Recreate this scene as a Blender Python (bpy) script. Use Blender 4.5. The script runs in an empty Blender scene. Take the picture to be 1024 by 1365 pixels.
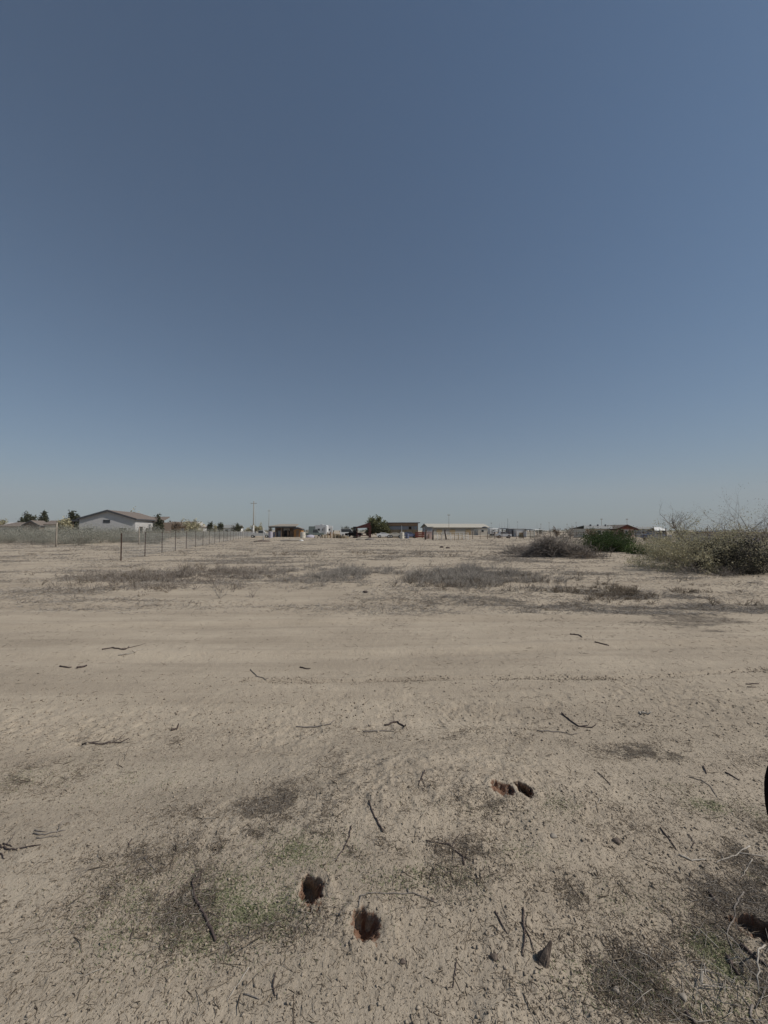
import bpy, math, random
import numpy as np
from mathutils import Vector, Matrix
R = math.radians
random.seed(11)
rng = np.random.default_rng(7)
S = bpy.context.scene
COL = S.collection

# ------------------------------------------------------------------ camera, sky, sun, exposure
EYE = 1.65
PITCH = math.atan(24.5/512)
cam_d = bpy.data.cameras.new('camera'); cam = bpy.data.objects.new('camera', cam_d); COL.objects.link(cam)
cam.location = (0, 0, EYE); cam.rotation_euler = (R(90)+PITCH, 0, 0)
cam_d.sensor_fit = 'HORIZONTAL'; cam_d.sensor_width = 36; cam_d.lens = 18
cam_d.clip_start = 0.05; cam_d.clip_end = 20000
S.camera = cam
SUN_EL, SUN_AZ = 47, 102          # azimuth clockwise from the view direction
world = bpy.data.worlds.new('World'); S.world = world; world.use_nodes = True
nt = world.node_tree
bg = nt.nodes['Background']
sky = nt.nodes.new('ShaderNodeTexSky'); sky.sky_type = 'NISHITA'; sky.sun_disc = False
sky.sun_elevation = R(SUN_EL); sky.sun_rotation = R(SUN_AZ)
sky.altitude = 350; sky.air_density = 1.0; sky.dust_density = 1.0; sky.ozone_density = 9.0
tint = nt.nodes.new('ShaderNodeMix'); tint.data_type = 'RGBA'; tint.blend_type = 'MULTIPLY'; tint.inputs['Factor'].default_value = 1
tint.inputs['B'].default_value = (.87, .97, .88, 1)      # the dusty air takes some of the blue
nt.links.new(sky.outputs[0], tint.inputs['A']); nt.links.new(tint.outputs['Result'], bg.inputs[0]); bg.inputs[1].default_value = 0.070
sl = bpy.data.lights.new('sun', 'SUN'); sl.energy = 3.95; sl.angle = R(0.53); sl.color = (1.0, 0.94, 0.86)
so = bpy.data.objects.new('sun', sl); COL.objects.link(so)
sd = Vector((math.cos(R(SUN_EL))*math.sin(R(SUN_AZ)), math.cos(R(SUN_EL))*math.cos(R(SUN_AZ)), math.sin(R(SUN_EL))))
so.rotation_euler = sd.to_track_quat('Z', 'Y').to_euler()
S.view_settings.view_transform = 'Standard'; S.view_settings.look = 'None'
S.view_settings.exposure = 0.08; S.view_settings.gamma = 1

# ------------------------------------------------------------------ reading places off the photograph
def ray(px, py):
    u = (px-512)/512; v = (682.5-py)/512
    return u, math.cos(PITCH)-v*math.sin(PITCH), math.sin(PITCH)+v*math.cos(PITCH)
def G(px, py):
    """the point of the terrain seen at a pixel of the photograph"""
    u, y, w = ray(px, py); t = EYE/-w
    for k in range(14):
        h = float(swell(np.array([u*t]), np.array([y*t]))[0]); t = .5*t+.5*(EYE-h)/-w
    return u*t, y*t
def X(px, D): return (px-512)/512*D
def Z(py, D): u, y, w = ray(512, py); return EYE + D*w/y

# ------------------------------------------------------------------ noise
def _hash(ix, iy, seed):
    n = (ix.astype(np.int64)*374761393 + iy.astype(np.int64)*668265263 + seed*1442695041) & 0xffffffff
    n = ((n ^ (n >> 13))*1274126177) & 0xffffffff
    n = (n ^ (n >> 16)) & 0xffffffff
    return n/4294967295.0
def vnoise(x, y, seed=0):
    ix = np.floor(x); iy = np.floor(y); fx = x-ix; fy = y-iy
    a = fx*fx*fx*(fx*(fx*6-15)+10); b = fy*fy*fy*(fy*(fy*6-15)+10)
    h00 = _hash(ix, iy, seed); h10 = _hash(ix+1, iy, seed); h01 = _hash(ix, iy+1, seed); h11 = _hash(ix+1, iy+1, seed)
    return (h00*(1-a)+h10*a)*(1-b)+(h01*(1-a)+h11*a)*b
def fbm(x, y, wl, octs=3, seed=0, gain=.5):
    s = 0; amp = 1; tot = 0
    c, sn = math.cos(.6), math.sin(.6)
    for k in range(octs):
        s = s + amp*(vnoise(x/wl, y/wl, seed+k*17)*2-1); tot += amp
        x, y = x*c-y*sn+3.1, x*sn+y*c+1.7; wl *= .5; amp *= gain
    return s/tot
def smooth(e0, e1, v):
    t = np.clip((v-e0)/(e1-e0), 0, 1); return t*t*(3-2*t)

# ------------------------------------------------------------------ the terrain as a function
# burrows: centre, half width, half depth, hole depth, rotation
BUR = []
def bur(px, py, wpx, hpx, deep, rot=0.0):
    x, y = G(px, py); m = y/512
    BUR.append((x, y, wpx*m, hpx*m*y/EYE*1.0, deep, rot))
def burrow(x, y):
    """signed depth (<=0) and mask of the animal burrows"""
    d = np.zeros_like(x); m = np.zeros_like(x); rim = np.zeros_like(x)
    for k, (cx, cy, a, b, deep, rot) in enumerate(BUR):
        near = (np.abs(x-cx) < 4*a+.1) & (np.abs(y-cy) < 4*b+.1)
        if not near.any(): continue
        xx = x[near]-cx; yy = y[near]-cy
        c, s = math.cos(rot), math.sin(rot)
        u = (xx*c+yy*s)/a; v = (-xx*s+yy*c)/b
        q = np.sqrt(u*u+v*v) + .75*fbm(x[near], y[near], .06, 5, 90+k, .66)
        hole = 1-smooth(.55, 1.04, q)
        d[near] += -deep*(.72*hole+.28*(1-smooth(0, .9, q)))
        m[near] = np.maximum(m[near], 1-smooth(.93, 1.06, q))
        rim[near] += .013*np.exp(-((q-1.5)/.42)**2)*(.5+.9*fbm(x[near], y[near], .13, 3, 33+k))
    return d, m, rim
def trackline(x):
    # centre of the crumbly tyre line crossing the field (y as a function of x)
    return 4.42 - .1*np.sin(x*.55+.6) + .05*np.sin(x*1.7) + .03*x
def swell(x, y):
    return height(x, y, False)
def height(x, y, fine=True):
    x = np.asarray(x, float); y = np.asarray(y, float)
    r = np.hypot(x, y)
    far = smooth(10, 40, r)
    h = .035*fbm(x, y, 4.5, 2, 1)*(1-.3*far) + .06*far*fbm(x, y, 17, 2, 2)
    # low mound in the foreground and the swale behind it
    h += .15*np.exp(-(((x-.25)/1.1)**2+((y-2.35)/.62)**2)) - .03*np.exp(-((y-3.6)/.6)**2)
    h += .04*np.exp(-(((x+1.1)/1.0)**2+((y-1.9)/.5)**2)) + .05*np.exp(-(((x-2.2)/.8)**2+((y-1.9)/.5)**2))
    # levelled drive with shallow ruts running across
    for yc, dp, w in ((5.3, .018, .16), (6.9, .02, .2), (8.6, .02, .25), (11.5, .02, .3)):
        yy = y - yc - .15*np.sin(x*.35+yc) - .04*x
        h += -dp*1.4*np.exp(-(yy/w)**2) + dp*1.0*np.exp(-((yy-w*1.7)/(w*.7))**2)
    yy = y-trackline(x); msk = smooth(-1.9, -1.2, x)
    h += msk*(-.012*np.exp(-(yy/.035)**2) + .009*np.exp(-((yy-.07)/.035)**2))
    # hummocks under the weeds in the field
    h += .05*smooth(9, 14, r)*(1-smooth(60, 120, r))*np.maximum(0, fbm(x, y, 1.3, 3, 5))
    if fine:
        near = r < 16
        xn, yn = x[near], y[near]
        yc = 3.55+.12*np.sin(xn*.8)+.05*xn
        churn = np.exp(-((yn-yc)/.42)**2)*.8
        dist = 1-smooth(2.6, 3.3, yn)
        cl = .5+.5*fbm(xn, yn, .9, 2, 41)
        f = .011*fbm(xn, yn, .30, 3, 6)*(.45+1.2*dist)*(.5+cl) + .03*dist*np.maximum(0, fbm(xn, yn, .7, 2, 66))
        n1 = fbm(xn, yn, .06, 3, 7, .6)
        packed = .40+.75*smooth(.40, .60, .5+.5*fbm(xn, yn, .85, 3, 44))
        f *= packed; n1 = n1*packed
        f += n1*(.0034 + .0045*dist*cl + .0115*churn)
        mound = np.exp(-(((xn-.25)/.9)**2+((yn-2.45)/.45)**2)); f += mound*(.014*fbm(xn, yn, .11, 3, 47)+.012*np.maximum(0, fbm(xn, yn, .045, 2, 48)))
        n2 = vnoise(xn/.016, yn/.016, 8)
        n3 = vnoise(xn/.034+9, yn/.034, 9)
        f += (0.0028*n2 + .0036*np.maximum(0, n3-.55))*(.3+1.1*dist*cl+.9*churn)*packed
        # hoof and foot prints
        p = vnoise(xn/.15, yn/.10, 12)
        f -= .014*smooth(.62, .8, p)*churn
        h[near] += f*(1-smooth(9, 16, r[near]))
    if not fine: return h
    d, m, rim = burrow(x, y)
    return h + d + rim
bur(416, 1190, 14, 19, .11, .35)
bur(491, 1240, 23, 17, .075, -.1)
bur(696, 1050, 11, 10, .12, .5)
bur(670, 1053, 13, 8, .045, -.2)
bur(1012, 1237, 27, 14, .08, -.5)
def hz(x, y): return float(height(np.array([x]), np.array([y]))[0])

# ------------------------------------------------------------------ litter and green masks (what lies on the ground), in metres
LIT = []   # cx, cy, rx, ry, strength
def lit(px, py, rx, ry, s, L=LIT):
    x, y = G(px, py); y0 = G(px, py+ry)[1]; y1 = G(px, max(py-ry, 716))[1]
    L.append((x, y, rx*y/512, max(.02, (y1-y0)/2), s))
for a in [(250,768,110,12,1), (460,765,80,12,.8), (620,768,110,14,1), (640,800,120,14,.65), (740,785,120,20,.75), (880,800,150,26,.75),
          (980,775,90,12,.6), (330,795,80,7,.5), (700,820,110,10,.6), (130,835,90,8,.45), (60,850,50,6,.4), (330,747,170,6,.9), (600,744,200,8,.95), (480,735,250,5,.8), (760,760,120,8,.9), (200,800,120,8,.5), (560,800,140,8,.6),
          (20,745,40,3,.6), (420,745,120,4,.5), (860,765,120,7,.6), (600,826,160,6,.3),
          (330,1077,55,11,.75), (392,1056,36,11,.7), (435,1042,20,24,.8), (410,1085,60,14,.5), (545,1085,50,10,.6), (430,1130,70,22,.5), (350,1150,60,20,.55), (250,1190,85,34,.9), (335,1215,70,24,.9), (300,1130,60,20,.6), (500,1130,60,20,.5), (130,1200,60,22,.6),
          (55,1030,50,18,.45), (190,1140,70,12,.5), (560,1170,90,16,.5), (520,1205,60,10,.4), (600,1130,50,16,.6), (640,1100,50,12,.4),
          (870,1000,60,9,.6), (620,1065,80,14,.3), (780,1190,50,16,.6), (860,1100,60,22,.3), (980,1120,50,30,.8), (1000,1200,60,30,.7), (870,1310,110,30,.75),
          (970,1320,90,40,1.0), (930,1250,50,30,.5), (500,975,150,4,.3), (140,988,50,5,.6), (230,985,25,8,.5), (650,985,120,6,.3), (780,965,60,8,.4),
          (1000,1010,60,12,.3), (740,1250,70,16,.3)]: lit(*a)
GRN = []
for a in [(270,1190,75,34,1.0), (275,1240,26,24,1.0), (345,1215,55,20,.9), (385,1135,45,16,.8), (560,1175,55,14,.9), (575,1195,40,10,.4), (700,1140,30,12,.3),
          (738,1063,18,12,.7), (940,1075,20,7,1), (900,1053,24,8,.3), (945,1262,20,14,1.5), (968,1290,14,14,1.2), (1000,1172,14,8,.8), (60,1028,44,16,.35),
          (870,1320,70,24,.5), (960,1340,60,24,.6), (470,1150,50,14,.4), (150,1190,30,16,.3), (300,1275,14,8,.6), (1010,1085,14,14,.5), (850,1200,40,14,.3), (180,1210,36,12,.4),
          (190,1040,60,16,.2), (640,1080,60,10,.25)]: lit(*a, L=GRN)
def mask(x, y, L):
    out = np.zeros_like(x)
    for cx, cy, rx, ry, s in L:
        q = ((x-cx)/(rx*1.25))**2+((y-cy)/(ry*1.35))**2
        out = np.maximum(out, s*np.exp(-q*.75)*(q < 8))
    return out
def litter(x, y):
    r = np.hypot(x, y)
    wl = np.clip(r*.12, .18, 3.0)
    m = mask(x, y, LIT)
    band = smooth(9.5, 13, y)*(1-smooth(150, 400, y))*.56
    m = np.maximum(m, band)
    cl_ = np.where(r < 6, .20+1.05*smooth(.37, .58, .5+.5*fbm(x, y, .16, 4, 57, .6)), .35+.85*smooth(.42, .60, .5+.5*fbm(x/2.5, y, .8, 4, 58, .6)))
    m = m*cl_
    nz = np.where(r < 6, fbm(x, y, .30, 4, 51, .6)*1.3, fbm(x/2.2, y*.9, 1.5, 5, 52, .62)*1.7)
    return np.clip(m*(.85+1.1*nz)+.07, 0, 1)
def green(x, y):
    return np.clip(mask(x, y, GRN)*(.8+1.1*fbm(x, y, .22, 3, 61)), 0, 1)

# ------------------------------------------------------------------ materials
MATS = {}
def new_mat(name, rough=.85, spec=.2):
    m = bpy.data.materials.new(name); m.use_nodes = True
    b = m.node_tree.nodes['Principled BSDF']; b.inputs['Roughness'].default_value = rough
    b.inputs['Specular IOR Level'].default_value = spec
    MATS[name] = m
    return m, m.node_tree, b
def N(nt, typ, **kw):
    n = nt.nodes.new(typ)
    for k, v in kw.items():
        if k.startswith('i_'): n.inputs[k[2:].replace('_', ' ')].default_value = v
        else: setattr(n, k, v)
    return n
def mottled(name, c1, c2, scale=4, rough=.85, spec=.2, metal=0, stripes=None, rust=None, stretch=(1,1,1), bump=0.0):
    """two close tones worked by noise, optional panel ribs along one axis, optional rust stains"""
    m, t, b = new_mat(name, rough, spec); L = t.links.new
    tc = N(t, 'ShaderNodeTexCoord'); mp = N(t, 'ShaderNodeMapping'); mp.inputs['Scale'].default_value = stretch
    L(tc.outputs['Object'], mp.inputs[0])
    n = N(t, 'ShaderNodeTexNoise', i_Scale=scale, i_Detail=6, i_Roughness=.65); L(mp.outputs[0], n.inputs['Vector'])
    r = N(t, 'ShaderNodeValToRGB'); r.color_ramp.elements[0].position = .33; r.color_ramp.elements[1].position = .67
    r.color_ramp.elements[0].color = (*c1, 1); r.color_ramp.elements[1].color = (*c2, 1)
    L(n.outputs['Fac'], r.inputs[0]); out = r.outputs[0]
    if rust:
        n2 = N(t, 'ShaderNodeTexNoise', i_Scale=scale*.45, i_Detail=8, i_Roughness=.7); L(mp.outputs[0], n2.inputs['Vector'])
        rr = N(t, 'ShaderNodeMapRange'); rr.inputs['From Min'].default_value = .55; rr.inputs['From Max'].default_value = .68
        L(n2.outputs['Fac'], rr.inputs['Value'])
        mx = N(t, 'ShaderNodeMix', data_type='RGBA'); L(rr.outputs[0], mx.inputs['Factor']); L(out, mx.inputs['A']); mx.inputs['B'].default_value = (*rust, 1)
        out = mx.outputs['Result']
    L(out, b.inputs['Base Color']); b.inputs['Metallic'].default_value = metal
    if stripes:
        ax, per = stripes
        w = N(t, 'ShaderNodeTexWave', wave_type='BANDS', bands_direction=ax, i_Scale=.314/per*1.0, i_Distortion=0.0)
        L(tc.outputs['Object'], w.inputs['Vector'])
        bp = N(t, 'ShaderNodeBump', i_Strength=.6, i_Distance=.02); L(w.outputs['Fac'], bp.inputs['Height']); L(bp.outputs[0], b.inputs['Normal'])
    elif bump:
        bp = N(t, 'ShaderNodeBump', i_Strength=.7, i_Distance=bump); L(n.outputs['Fac'], bp.inputs['Height']); L(bp.outputs[0], b.inputs['Normal'])
    return m
def foliage(name, c1, c2, rough=.7):
    m, t, b = new_mat(name, rough, .15); L = t.links.new
    g = N(t, 'ShaderNodeNewGeometry')
    r = N(t, 'ShaderNodeValToRGB'); r.color_ramp.elements[0].color = (*c1, 1); r.color_ramp.elements[1].color = (*c2, 1)
    L(g.outputs['Random Per Island'], r.inputs[0]); L(r.outputs[0], b.inputs['Base Color'])
    tr = N(t, 'ShaderNodeBsdfTranslucent'); L(r.outputs[0], tr.inputs[0])
    mx = N(t, 'ShaderNodeMixShader'); mx.inputs[0].default_value = .25
    o = t.nodes['Material Output']; L(b.outputs[0], mx.inputs[1]); L(tr.outputs[0], mx.inputs[2]); L(mx.outputs[0], o.inputs[0])
    return m
def stems_mat(name, c1, c2):
    m, t, b = new_mat(name, .85, .15); L = t.links.new
    g = N(t, 'ShaderNodeNewGeometry')
    r = N(t, 'ShaderNodeValToRGB'); r.color_ramp.elements[0].color = (*c1, 1); r.color_ramp.elements[1].color = (*c2, 1)
    L(g.outputs['Random Per Island'], r.inputs[0]); L(r.outputs[0], b.inputs['Base Color'])
    return m

def ground_material():
    m, t, b = new_mat('desert_soil', .95, .1); L = t.links.new
    tc = N(t, 'ShaderNodeTexCoord'); co = tc.outputs['Object']
    def noise(sc, det=6, ro=.6, vec=co):
        n = N(t, 'ShaderNodeTexNoise', i_Scale=sc, i_Detail=det, i_Roughness=ro); L(vec, n.inputs['Vector']); return n.outputs['Fac']
    def rng_(v, a, b_, c=0., d=1.):
        n = N(t, 'ShaderNodeMapRange', i_From_Min=a, i_From_Max=b_, i_To_Min=c, i_To_Max=d); L(v, n.inputs['Value']); return n.outputs[0]
    def mix(f, a, b_):
        n = N(t, 'ShaderNodeMix', data_type='RGBA')
        if isinstance(f, float): n.inputs['Factor'].default_value = f
        else: L(f, n.inputs['Factor'])
        for s, v in (('A', a), ('B', b_)):
            if isinstance(v, tuple): n.inputs[s].default_value = (*v, 1)
            else: L(v, n.inputs[s])
        return n.outputs['Result']
    def math_(op, a, b_):
        n = N(t, 'ShaderNodeMath', operation=op)
        for i, v in enumerate((a, b_)):
            if isinstance(v, (int, float)): n.inputs[i].default_value = v
            else: L(v, n.inputs[i])
        return n.outputs[0]
    at_l = N(t, 'ShaderNodeAttribute', attribute_name='litter').outputs['Fac']
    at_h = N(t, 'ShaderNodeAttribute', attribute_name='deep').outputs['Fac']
    at_g = N(t, 'ShaderNodeAttribute', attribute_name='moss').outputs['Fac']
    base = mix(rng_(noise(.45, 5), .35, .65), (.385, .325, .248), (.445, .378, .292))
    base = mix(rng_(noise(2.2, 6), .35, .7), base, (.415, .350, .270))
    # stretched bands from vehicles dragging dust along the drive
    mp = N(t, 'ShaderNodeMapping'); mp.inputs['Scale'].default_value = (.12, 1.0, 1.0); mp.inputs['Rotation'].default_value = (0, 0, -.04); L(co, mp.inputs[0])
    base = mix(rng_(noise(1.6, 7, .7, mp.outputs[0]), .42, .60, 0, .85), base, (.325, .272, .208))
    # grains and crumbs
    soft = rng_(noise(1.1, 4), .42, .60, .08, .95)
    base = mix(math_('MULTIPLY', rng_(noise(190, 3, .75), .50, .66, 0, .6), soft), base, (.17, .138, .105))
    base = mix(math_('MULTIPLY', rng_(noise(75, 5, .75), .56, .64, 0, .75), soft), base, (.12, .098, .075))
    base = mix(rng_(noise(70, 4, .6), .33, .42, .45, 0), base, (.50, .43, .35))
    # plant litter: broken dark specks whose cover follows the attribute
    mp2 = N(t, 'ShaderNodeMapping'); mp2.inputs['Scale'].default_value = (.45, 1.0, 1.0); L(co, mp2.inputs[0])
    fine = noise(26, 6, .75, mp2.outputs[0]); coarse = noise(3.2, 8, .75, mp2.outputs[0])
    mixn = math_('ADD', math_('MULTIPLY', fine, .5), math_('MULTIPLY', coarse, .5))
    thr = rng_(at_l, 0, 1, .67, .455)
    lf = rng_(math_('SUBTRACT', mixn, thr), -.02, .05)
    lcol = mix(rng_(noise(9, 5, .7), .4, .6), (.100, .083, .066), (.215, .185, .150))
    base = mix(math_('MULTIPLY', lf, .85), base, lcol)
    gf = rng_(math_('SUBTRACT', noise(55, 5, .7), rng_(at_g, 0, 1, .66, .42)), -.01, .05)
    base = mix(math_('MULTIPLY', gf, .6), base, (.11, .135, .055))
    # damp red-brown subsoil inside the burrows
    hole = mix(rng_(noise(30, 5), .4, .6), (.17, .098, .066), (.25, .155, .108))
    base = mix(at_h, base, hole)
    L(base, b.inputs['Base Color'])
    hgt = math_('ADD', math_('MULTIPLY', noise(260, 3, .6), .0016), math_('MULTIPLY', noise(60, 6, .7), .010))
    hgt = math_('ADD', hgt, math_('MULTIPLY', noise(9, 7, .7), .022))
    hgt = math_('ADD', hgt, math_('MULTIPLY', lf, .008))
    bp = N(t, 'ShaderNodeBump', i_Strength=.85, i_Distance=1.0); L(hgt, bp.inputs['Height']); L(bp.outputs[0], b.inputs['Normal'])
    return m

# ------------------------------------------------------------------ object helpers
def link_mesh(name, verts, faces, mat=None, parent=None, shade=False, loops=None):
    me = bpy.data.meshes.new(name)
    if isinstance(faces, np.ndarray):
        k = faces.shape[1]; nf = len(faces)
        me.vertices.add(len(verts)); me.vertices.foreach_set('co', np.asarray(verts, np.float32).ravel())
        me.loops.add(nf*k); me.loops.foreach_set('vertex_index', faces.astype(np.int32).ravel())
        me.polygons.add(nf); me.polygons.foreach_set('loop_start', np.arange(nf, dtype=np.int32)*k)
        me.update(calc_edges=True)
    else:
        me.from_pydata([tuple(v) for v in verts], [], faces); me.update()
    if shade: me.polygons.foreach_set('use_smooth', np.ones(len(me.polygons), bool))
    if mat: me.materials.append(MATS[mat] if isinstance(mat, str) else mat)
    o = bpy.data.objects.new(name, me); COL.objects.link(o)
    if parent: o.parent = parent
    return o
def tag(o, label=None, cat=None, group=None, kind=None):
    if label: o['label'] = label
    if cat: o['category'] = cat
    if group: o['group'] = group
    if kind: o['kind'] = kind
    return o
def thing(name, label, cat, loc=(0, 0, 0), rz=0, group=None):
    o = bpy.data.objects.new(name, None); COL.objects.link(o); o.location = loc; o.rotation_euler = (0, 0, rz)
    o.empty_display_size = .3
    return tag(o, label, cat, group)
def copy_tree(o, parent=None, label=None):
    c = o.copy(); COL.objects.link(c); c.parent = parent
    if label: c['label'] = label
    for ch in list(o.children): copy_tree(ch, c)
    return c
class MB:
    """collects shapes and links them as one mesh"""
    def __init__(s): s.v = []; s.f = []
    def add(s, vs, fs):
        n = len(s.v); s.v += [tuple(v) for v in vs]; s.f += [tuple(i+n for i in f) for f in fs]; return s
    def box(s, x0, x1, y0, y1, z0, z1):
        return s.add([(x0,y0,z0),(x1,y0,z0),(x1,y1,z0),(x0,y1,z0),(x0,y0,z1),(x1,y0,z1),(x1,y1,z1),(x0,y1,z1)],
                     [(0,3,2,1),(4,5,6,7),(0,1,5,4),(1,2,6,5),(2,3,7,6),(3,0,4,7)])
    def prism(s, poly, a, b, axis='y'):
        """poly of 2D points extruded along axis from a to b: for 'y' points are (x,z), for 'x' (y,z), for 'z' (x,y)"""
        def P(p, t): return {'y': (p[0], t, p[1]), 'x': (t, p[0], p[1]), 'z': (p[0], p[1], t)}[axis]
        n = len(poly)
        return s.add([P(p, a) for p in poly]+[P(p, b) for p in poly],
                     [tuple(range(n))[::-1], tuple(range(n, 2*n))]+[(i, (i+1) % n, (i+1) % n+n, i+n) for i in range(n)])
    def tube(s, p0, p1, r0, r1=None, n=8):
        r1 = r0 if r1 is None else r1
        p0 = Vector(p0); p1 = Vector(p1); d = (p1-p0).normalized()
        a = d.orthogonal().normalized(); b = d.cross(a)
        vs = [p0+(a*math.cos(t)+b*math.sin(t))*r0 for t in [2*math.pi*i/n for i in range(n)]] + \
             [p1+(a*math.cos(t)+b*math.sin(t))*r1 for t in [2*math.pi*i/n for i in range(n)]]
        return s.add(vs, [tuple(range(n))[::-1], tuple(range(n, 2*n))]+[(i, (i+1) % n, (i+1) % n+n, i+n) for i in range(n)])
    def chain(s, pts, rad, n=8, wob=0.0):
        """one continuous tapering limb through points"""
        pts = [Vector(p) for p in pts]; base = len(s.v); vs = []; fs = []
        a = None
        for i, p in enumerate(pts):
            d = (pts[min(i+1, len(pts)-1)]-pts[max(i-1, 0)]).normalized()
            a = d.orthogonal().normalized() if a is None else (a-d*a.dot(d)).normalized()
            b = d.cross(a)
            for k in range(n):
                t = 2*math.pi*k/n; rr = rad[i]*(1+random.uniform(-wob, wob))
                vs.append(p+(a*math.cos(t)+b*math.sin(t))*rr)
        for i in range(len(pts)-1):
            for k in range(n): fs.append((i*n+k, i*n+(k+1) % n, (i+1)*n+(k+1) % n, (i+1)*n+k))
        fs += [tuple(range(n))[::-1], tuple(range((len(pts)-1)*n, len(pts)*n))]
        return s.add(vs, fs)
    def slab(s, quad, t):
        """four corner points given thickness t downwards along the normal"""
        q = [Vector(p) for p in quad]; n = (q[1]-q[0]).cross(q[3]-q[0]).normalized()
        if n.z < 0: n = -n
        lo = [p-n*t for p in q]
        return s.add(q+lo, [(0,1,2,3),(7,6,5,4)]+[(i, i+4, (i+1) % 4+4, (i+1) % 4) for i in range(4)])
    def build(s, name, mat, parent=None, smooth=False): return link_mesh(name, s.v, s.f, mat, parent, smooth)
def prisms(p0, p1, r0, r1):
    """many three-sided twigs at once -> verts, quads"""
    p0 = np.asarray(p0, float); p1 = np.asarray(p1, float); n = len(p0)
    r0 = np.broadcast_to(r0, (n,)); r1 = np.broadcast_to(r1, (n,))
    d = p1-p0; d = d/np.maximum(np.linalg.norm(d, axis=1, keepdims=True), 1e-9)
    ref = np.where(np.abs(d[:, 2:3]) > .9, np.array([[1., 0, 0]]), np.array([[0, 0, 1.]]))
    a = np.cross(d, ref); a /= np.linalg.norm(a, axis=1, keepdims=True); b = np.cross(d, a)
    V = np.zeros((n, 6, 3))
    for k in range(3):
        t = 2*math.pi*k/3+.5; o = a*math.cos(t)+b*math.sin(t)
        V[:, k] = p0+o*r0[:, None]; V[:, k+3] = p1+o*r1[:, None]
    F = np.array([[0, 1, 4, 3], [1, 2, 5, 4], [2, 0, 3, 5]])
    return V.reshape(-1, 3), (F[None]+np.arange(n)[:, None, None]*6).reshape(-1, 4)
def leaves(c, size, asp=.5, up=.3):
    """folded leaf quads at points c with random attitude"""
    n = len(c); size = np.broadcast_to(size, (n,))[:, None]
    d = rng.normal(size=(n, 3)); d[:, 2] += up; d /= np.linalg.norm(d, axis=1, keepdims=True)
    e = rng.normal(size=(n, 3)); e -= d*(e*d).sum(1, keepdims=True); e /= np.linalg.norm(e, axis=1, keepdims=True)
    V = np.stack([c-d*size*.5, c+e*size*asp*.5, c+d*size*.5, c-e*size*asp*.5], 1).reshape(-1, 3)
    return V, np.arange(n*4).reshape(-1, 4)
def grow(base, n_main, length, spread, levels=3, kids=4, r=.02, curl=.25, lift=.6, rs=random):
    """branching twig skeleton -> list of (p0,p1,r0,r1) and tips"""
    segs = []; tips = []
    def br(p, d, L, r0, lv):
        k = 3; q = p
        for i in range(k):
            d = (d+Vector((rs.gauss(0, curl), rs.gauss(0, curl), rs.gauss(0, curl)*.7))).normalized()
            nq = q+d*(L/k); ra = r0*(1-.6*i/k); rb = r0*(1-.6*(i+1)/k)
            segs.append((q[:], nq[:], ra, rb)); q = nq
            if lv < levels:
                for j in range(max(1, kids//k+(rs.random() < .5))):
                    dd = (d+Vector((rs.gauss(0, .6), rs.gauss(0, .6), rs.gauss(0, .5)))).normalized()
                    br(q, dd, L*rs.uniform(.4, .65), rb*.65, lv+1)
        tips.append(q[:])
    for i in range(n_main):
        a = rs.uniform(0, 2*math.pi); s = spread*math.sqrt(rs.random())
        d = Vector((math.cos(a)*s, math.sin(a)*s, lift)).normalized()
        b = Vector(base)+Vector((math.cos(a), math.sin(a), 0))*rs.random()*.15*length
        br(b, d, length*rs.uniform(.65, 1.1), r*rs.uniform(.6, 1), 1)
    return segs, np.array(tips)
def seg_arrays(segs):
    return (np.array([s[0] for s in segs]), np.array([s[1] for s in segs]), np.array([s[2] for s in segs]), np.array([s[3] for s in segs]))

# ------------------------------------------------------------------ colours
ground_material()
mottled('stucco_grey', (.44, .43, .42), (.50, .49, .475), 3)
mottled('stucco_cream', (.55, .51, .43), (.62, .58, .50), 3)
mottled('white_paint', (.62, .62, .60), (.72, .72, .70), 3, rust=(.45, .40, .34))
mottled('roof_shingle', (.145, .118, .10), (.21, .175, .15), 9)
mottled('roof_grey', (.20, .205, .20), (.28, .28, .27), 6)
mottled('roof_metal', (.40, .37, .31), (.47, .44, .37), 2, stripes=('X', .3), rough=.5)
mottled('fascia_dark', (.055, .058, .065), (.085, .088, .095), 5)
mottled('maroon_steel', (.055, .022, .022), (.09, .035, .032), 5)
mottled('red_wood', (.16, .048, .036), (.23, .07, .05), 5)
mottled('pink_stucco', (.42, .30, .27), (.50, .37, .33), 4)
mottled('brown_wood', (.15, .105, .072), (.24, .17, .12), 6, stretch=(1, 1, 5))
mottled('brown_board', (.24, .16, .105), (.33, .23, .155), 5)
mottled('tan_wood', (.25, .19, .115), (.34, .265, .165), 5)
mottled('orange_wood', (.30, .15, .055), (.38, .20, .08), 4)
mottled('grey_metal', (.20, .21, .235), (.27, .28, .30), 3, stripes=('X', .25), rough=.5)
mottled('stable_wall', (.27, .255, .225), (.33, .31, .275), 3, stripes=('X', .3))
mottled('galvanised', (.34, .345, .34), (.46, .46, .45), 10, rough=.55, metal=.2)
mottled('rusty_steel', (.060, .040, .034), (.13, .075, .052), 14)
mottled('weathered_wood', (.22, .19, .155), (.34, .30, .25), 12, stretch=(1, 1, .2))
mottled('dark_opening', (.012, .011, .012), (.022, .02, .02), 3)
mottled('car_white', (.62, .62, .62), (.68, .68, .67), 2, rough=.35, spec=.5)
mottled('car_blue', (.10, .12, .20), (.13, .15, .24), 2, rough=.35, spec=.5)
mottled('car_green', (.12, .15, .14), (.17, .20, .19), 2, rough=.4, spec=.5)
mottled('rubber', (.018, .017, .017), (.03, .03, .03), 8)
mottled('glass_dark', (.03, .035, .04), (.05, .055, .06), 2, rough=.15, spec=.6)
mottled('plastic_black', (.006, .004, .005), (.009, .006, .007), 9, rough=.8, spec=.05)
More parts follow.
